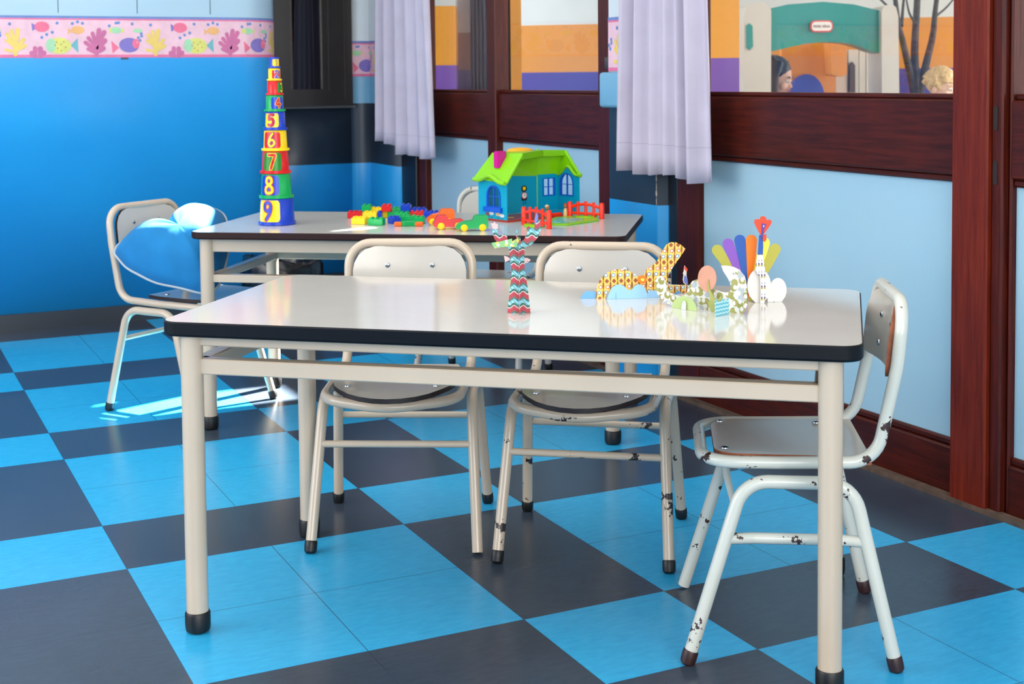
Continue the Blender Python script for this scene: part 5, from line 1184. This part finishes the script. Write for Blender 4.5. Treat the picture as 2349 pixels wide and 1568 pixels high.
# ------------------------------------------------------------------ two children outside
M_SKIN = mat('skin', (226, 176, 152), .5, var=.03); M_SKINL = mat('skin_light', (236, 196, 172), .5, var=.03); M_DKHAIR = mat('dark_hair', (44, 36, 42), .45, var=.3, vscale=60); M_BLOND = mat('blond_hair', (214, 182, 130), .5, var=.25, vscale=70); M_LIP = mat('lips', (190, 104, 100), .5); M_IRIS = mat('iris_dark', (40, 28, 26), .2); M_SCL = mat('eye_white', (236, 234, 230), .2); M_SHIRT = fabric('shirt_white', (226, 226, 230)); M_SHIRTP = fabric('shirt_coral', (214, 130, 120)); M_TROU = fabric('trousers_blue', (66, 84, 128)); M_SHOE = mat('shoe_grey', (90, 90, 96), .6)
def remesh(o, vox, sm=4):
    md = o.modifiers.new('remesh', 'REMESH'); md.mode = 'VOXEL'; md.voxel_size = vox; md.use_smooth_shade = True
    m2 = o.modifiers.new('smooth', 'SMOOTH'); m2.factor = .5; m2.iterations = sm
def limb(bm, pts, rad):
    P = [Vector(p) for p in pts]
    for (a, b), (r0, r1) in zip(zip(P, P[1:]), zip(rad, rad[1:])):
        tube(bm, [a, a.lerp(b, .5), b], [r0, (r0+r1)/2, r1], 14)
    for p_, r in zip(P, rad): sphere(bm, p_, r, n=14)
def child(label, foot, yaw, hgt, long_hair, skin, hairm, shirt, look, arm_up):
    """local: faces -Y; built for a standing height of 1.0 and scaled"""
    root = thing('person', label, 'person', foot, yaw); S = hgt
    hd = Matrix.Translation((0, 0, .868)) @ Matrix.Rotation(look, 4, 'X')
    bm = bmesh.new(); H = lambda x, y, z: hd @ Vector((x, y, z))
    sphere(bm, H(0, .010, .058), .064, .075, .074, 24, M=hd.to_3x3()); sphere(bm, H(0, -.016, .020), .048, .052, .052, 20, M=hd.to_3x3()); sphere(bm, H(0, -.030, -.008), .026, .028, .022, 16, M=hd.to_3x3())
    sphere(bm, H(.030, -.046, .014), .022, .018, .022, 12); sphere(bm, H(-.030, -.046, .014), .022, .018, .022, 12)
    limb(bm, [H(0, -.060, .040), H(0, -.071, .022), H(0, -.075, .016)], [.006, .008, .0095])
    for s in (-1, 1):
        sphere(bm, H(s*.008, -.069, .013), .0055, n=10); sphere(bm, H(s*.066, .006, .026), .007, .015, .021, 12, M=hd.to_3x3()); limb(bm, [H(s*.036, -.052, .054), H(s*.012, -.062, .055)], [.006, .007])
    sphere(bm, H(0, -.060, -.006), .016, .012, .009, 12)
    limb(bm, [(0, .012, .80), (0, .008, .86)], [.032, .030])
    limb(bm, [(0, .01, .50), (0, .012, .60), (0, .014, .70), (0, .014, .765)], [.088, .080, .088, .070])
    sphere(bm, (0, .012, .52), .105, .075, .07); sphere(bm, (0, .014, .72), .112, .068, .07)
    for s in (-1, 1):
        limb(bm, [(s*.055, .01, .49), (s*.060, .004, .27), (s*.062, .012, .05)], [.060, .043, .027]); limb(bm, [(s*.062, .014, .035), (s*.066, -.055, .022)], [.026, .022])
        sh = Vector((s*.118, .014, .765))
        el, wr = (Vector((s*.165, -.05, .66)), Vector((s*.09, -.135, .74))) if (arm_up and s < 0) else (Vector((s*.150, .015, .60)), Vector((s*.152, -.04, .475)))
        limb(bm, [sh, el, wr], [.034, .026, .019]); d = (wr-el).normalized(); sd = d.cross(Vector((1, 0, 0))).normalized(); ac = d.cross(sd).normalized()
        pal = wr+d*.032; limb(bm, [wr, pal], [.018, .023]); limb(bm, [pal-ac*.012, pal+ac*.012], [.017, .017])
        for k, (o_, L_) in enumerate(((-.020, .036), (-.007, .044), (.007, .041), (.020, .031))):
            b0 = pal+ac*o_+d*.012; m1 = b0+d*L_*.55+sd*.004; limb(bm, [b0, m1, m1+d*L_*.42+sd*.012], [.0078, .0072, .006])
        tb = pal-ac*.018*s-d*.012; limb(bm, [tb, tb-ac*.016*s+d*.014, tb-ac*.018*s+d*.034], [.009, .008, .0065])
    for v in bm.verts: v.co *= S
    b = obj('body', bm, skin, root, smooth=None); remesh(b, .0055*S)
    for s in (-1, 1):
        bm = bmesh.new(); sphere(bm, H(s*.026, -.0585, .038), .0105, .0085, .0085, 14, M=hd.to_3x3())
        for v in bm.verts: v.co *= S
        e = obj('eye', bm, M_SCL, root)
        bm = bmesh.new(); sphere(bm, H(s*.026, -.0645, .037), .0058, .0032, .0062, 12, M=hd.to_3x3())
        for v in bm.verts: v.co *= S
        obj('iris', bm, M_IRIS, e)
        bm = bmesh.new(); limb(bm, [H(s*.014, -.066, .055), H(s*.026, -.067, .060), H(s*.040, -.060, .056)], [.0028, .0032, .0022])
        for v in bm.verts: v.co *= S
        obj('eyebrow', bm, hairm, root)
    bm = bmesh.new(); limb(bm, [H(-.017, -.068, -.003), H(0, -.0745, -.002), H(.017, -.068, -.003)], [.003, .0052, .003])
    for v in bm.verts: v.co *= S
    obj('mouth', bm, M_LIP, root)
    rn_ = random.Random(5); bm = bmesh.new()
    sphere(bm, H(0, .020, .070), .072, .080, .076, 22, M=hd.to_3x3())
    if long_hair:
        for k in range(30):
            a = -1.15+2.3*k/29; x, y = .070*math.sin(a), .020+.074*math.cos(a); fr_ = abs(a) > .85
            limb(bm, [H(x*.72, y*.8-.01, .128), H(x*1.06, y, .07), H(x*1.16, y+.012-(.03 if fr_ else 0), -.03), (H(x*1.2, y+.006-(.03 if fr_ else 0), -.13)) if True else 0], [.014, .018, .017, .009])
        for s_ in (-1, 1):
            for q_ in range(3): limb(bm, [H(s_*.052, .01-.012*q_, .118), H(s_*.076, .006-.012*q_, .05), H(s_*.082, .0-.018*q_, -.04), H(s_*.078, -.02-.026*q_, -.15)], [.012, .013, .012, .007])
    else:
        for k in range(120):
            a = rn_.uniform(0, 2*PI); e_ = rn_.uniform(-.15, 1.5); d = Vector((math.sin(a)*math.cos(e_), math.cos(a)*math.cos(e_), math.sin(e_)))
            if d.y < -.35 and d.z < .35: continue
            p_ = Vector((d.x*.070, .018+d.y*.078, .062+d.z*.078)); q_ = p_+d*.006+Vector((rn_.uniform(-.02, .02), rn_.uniform(-.02, .02), -.022)); limb(bm, [H(*p_), H(*q_)], [.011, .006])
    for v in bm.verts: v.co *= S
    h = obj('hair', bm, hairm, root, smooth=None); remesh(h, .0050*S, 2)
    bm = bmesh.new(); limb(bm, [(0, .01, .50), (0, .012, .60), (0, .014, .70), (0, .014, .765)], [.098, .092, .096, .074]); sphere(bm, (0, .012, .51), .118, .088, .06); sphere(bm, (0, .014, .725), .124, .078, .07)
    for s in (-1, 1):
        sh = Vector((s*.118, .014, .765)); el = Vector((s*.165, -.05, .66)) if (arm_up and s < 0) else Vector((s*.150, .015, .60)); limb(bm, [sh-Vector((s*.03, 0, 0)), sh, sh.lerp(el, .62)], [.052, .046, .041])
    for v in bm.verts: v.co *= S
    sh_ = obj('shirt', bm, shirt, root, smooth=None); remesh(sh_, .008*S)
    bm = bmesh.new()
    for s in (-1, 1): limb(bm, [(s*.052, .01, .50), (s*.060, .004, .27), (s*.062, .012, .085)], [.072, .056, .040])
    sphere(bm, (0, .012, .49), .116, .086, .06)
    for v in bm.verts: v.co *= S
    t_ = obj('trousers', bm, M_TROU, root, smooth=None); remesh(t_, .009*S)
    for s in (-1, 1):
        bm = bmesh.new(); limb(bm, [(s*.062, .022, .028), (s*.066, -.060, .024)], [.031, .027])
        for v in bm.verts: v.co *= S; v.co.z = max(v.co.z, 0)
        obj('shoe', bm, M_SHOE, root)
    return root
gp_ = pd(1778, 170, 7.2); gh = (gp_.z+.03)/.925
child('person with long dark hair looking down, in a white top, outside behind the glass', (gp_.x, gp_.y, -.03), R(-25.9+62), gh, True, M_SKIN, M_DKHAIR, M_SHIRT, R(14), True)
bp_ = pd(2160, 192, 7.3); bh = (bp_.z+.03)/.925
child('person with short blond hair, only the head above the door rail', (bp_.x, bp_.y, -.03), R(-25.9+40), bh, False, M_SKINL, M_BLOND, M_SHIRTP, R(10), False)
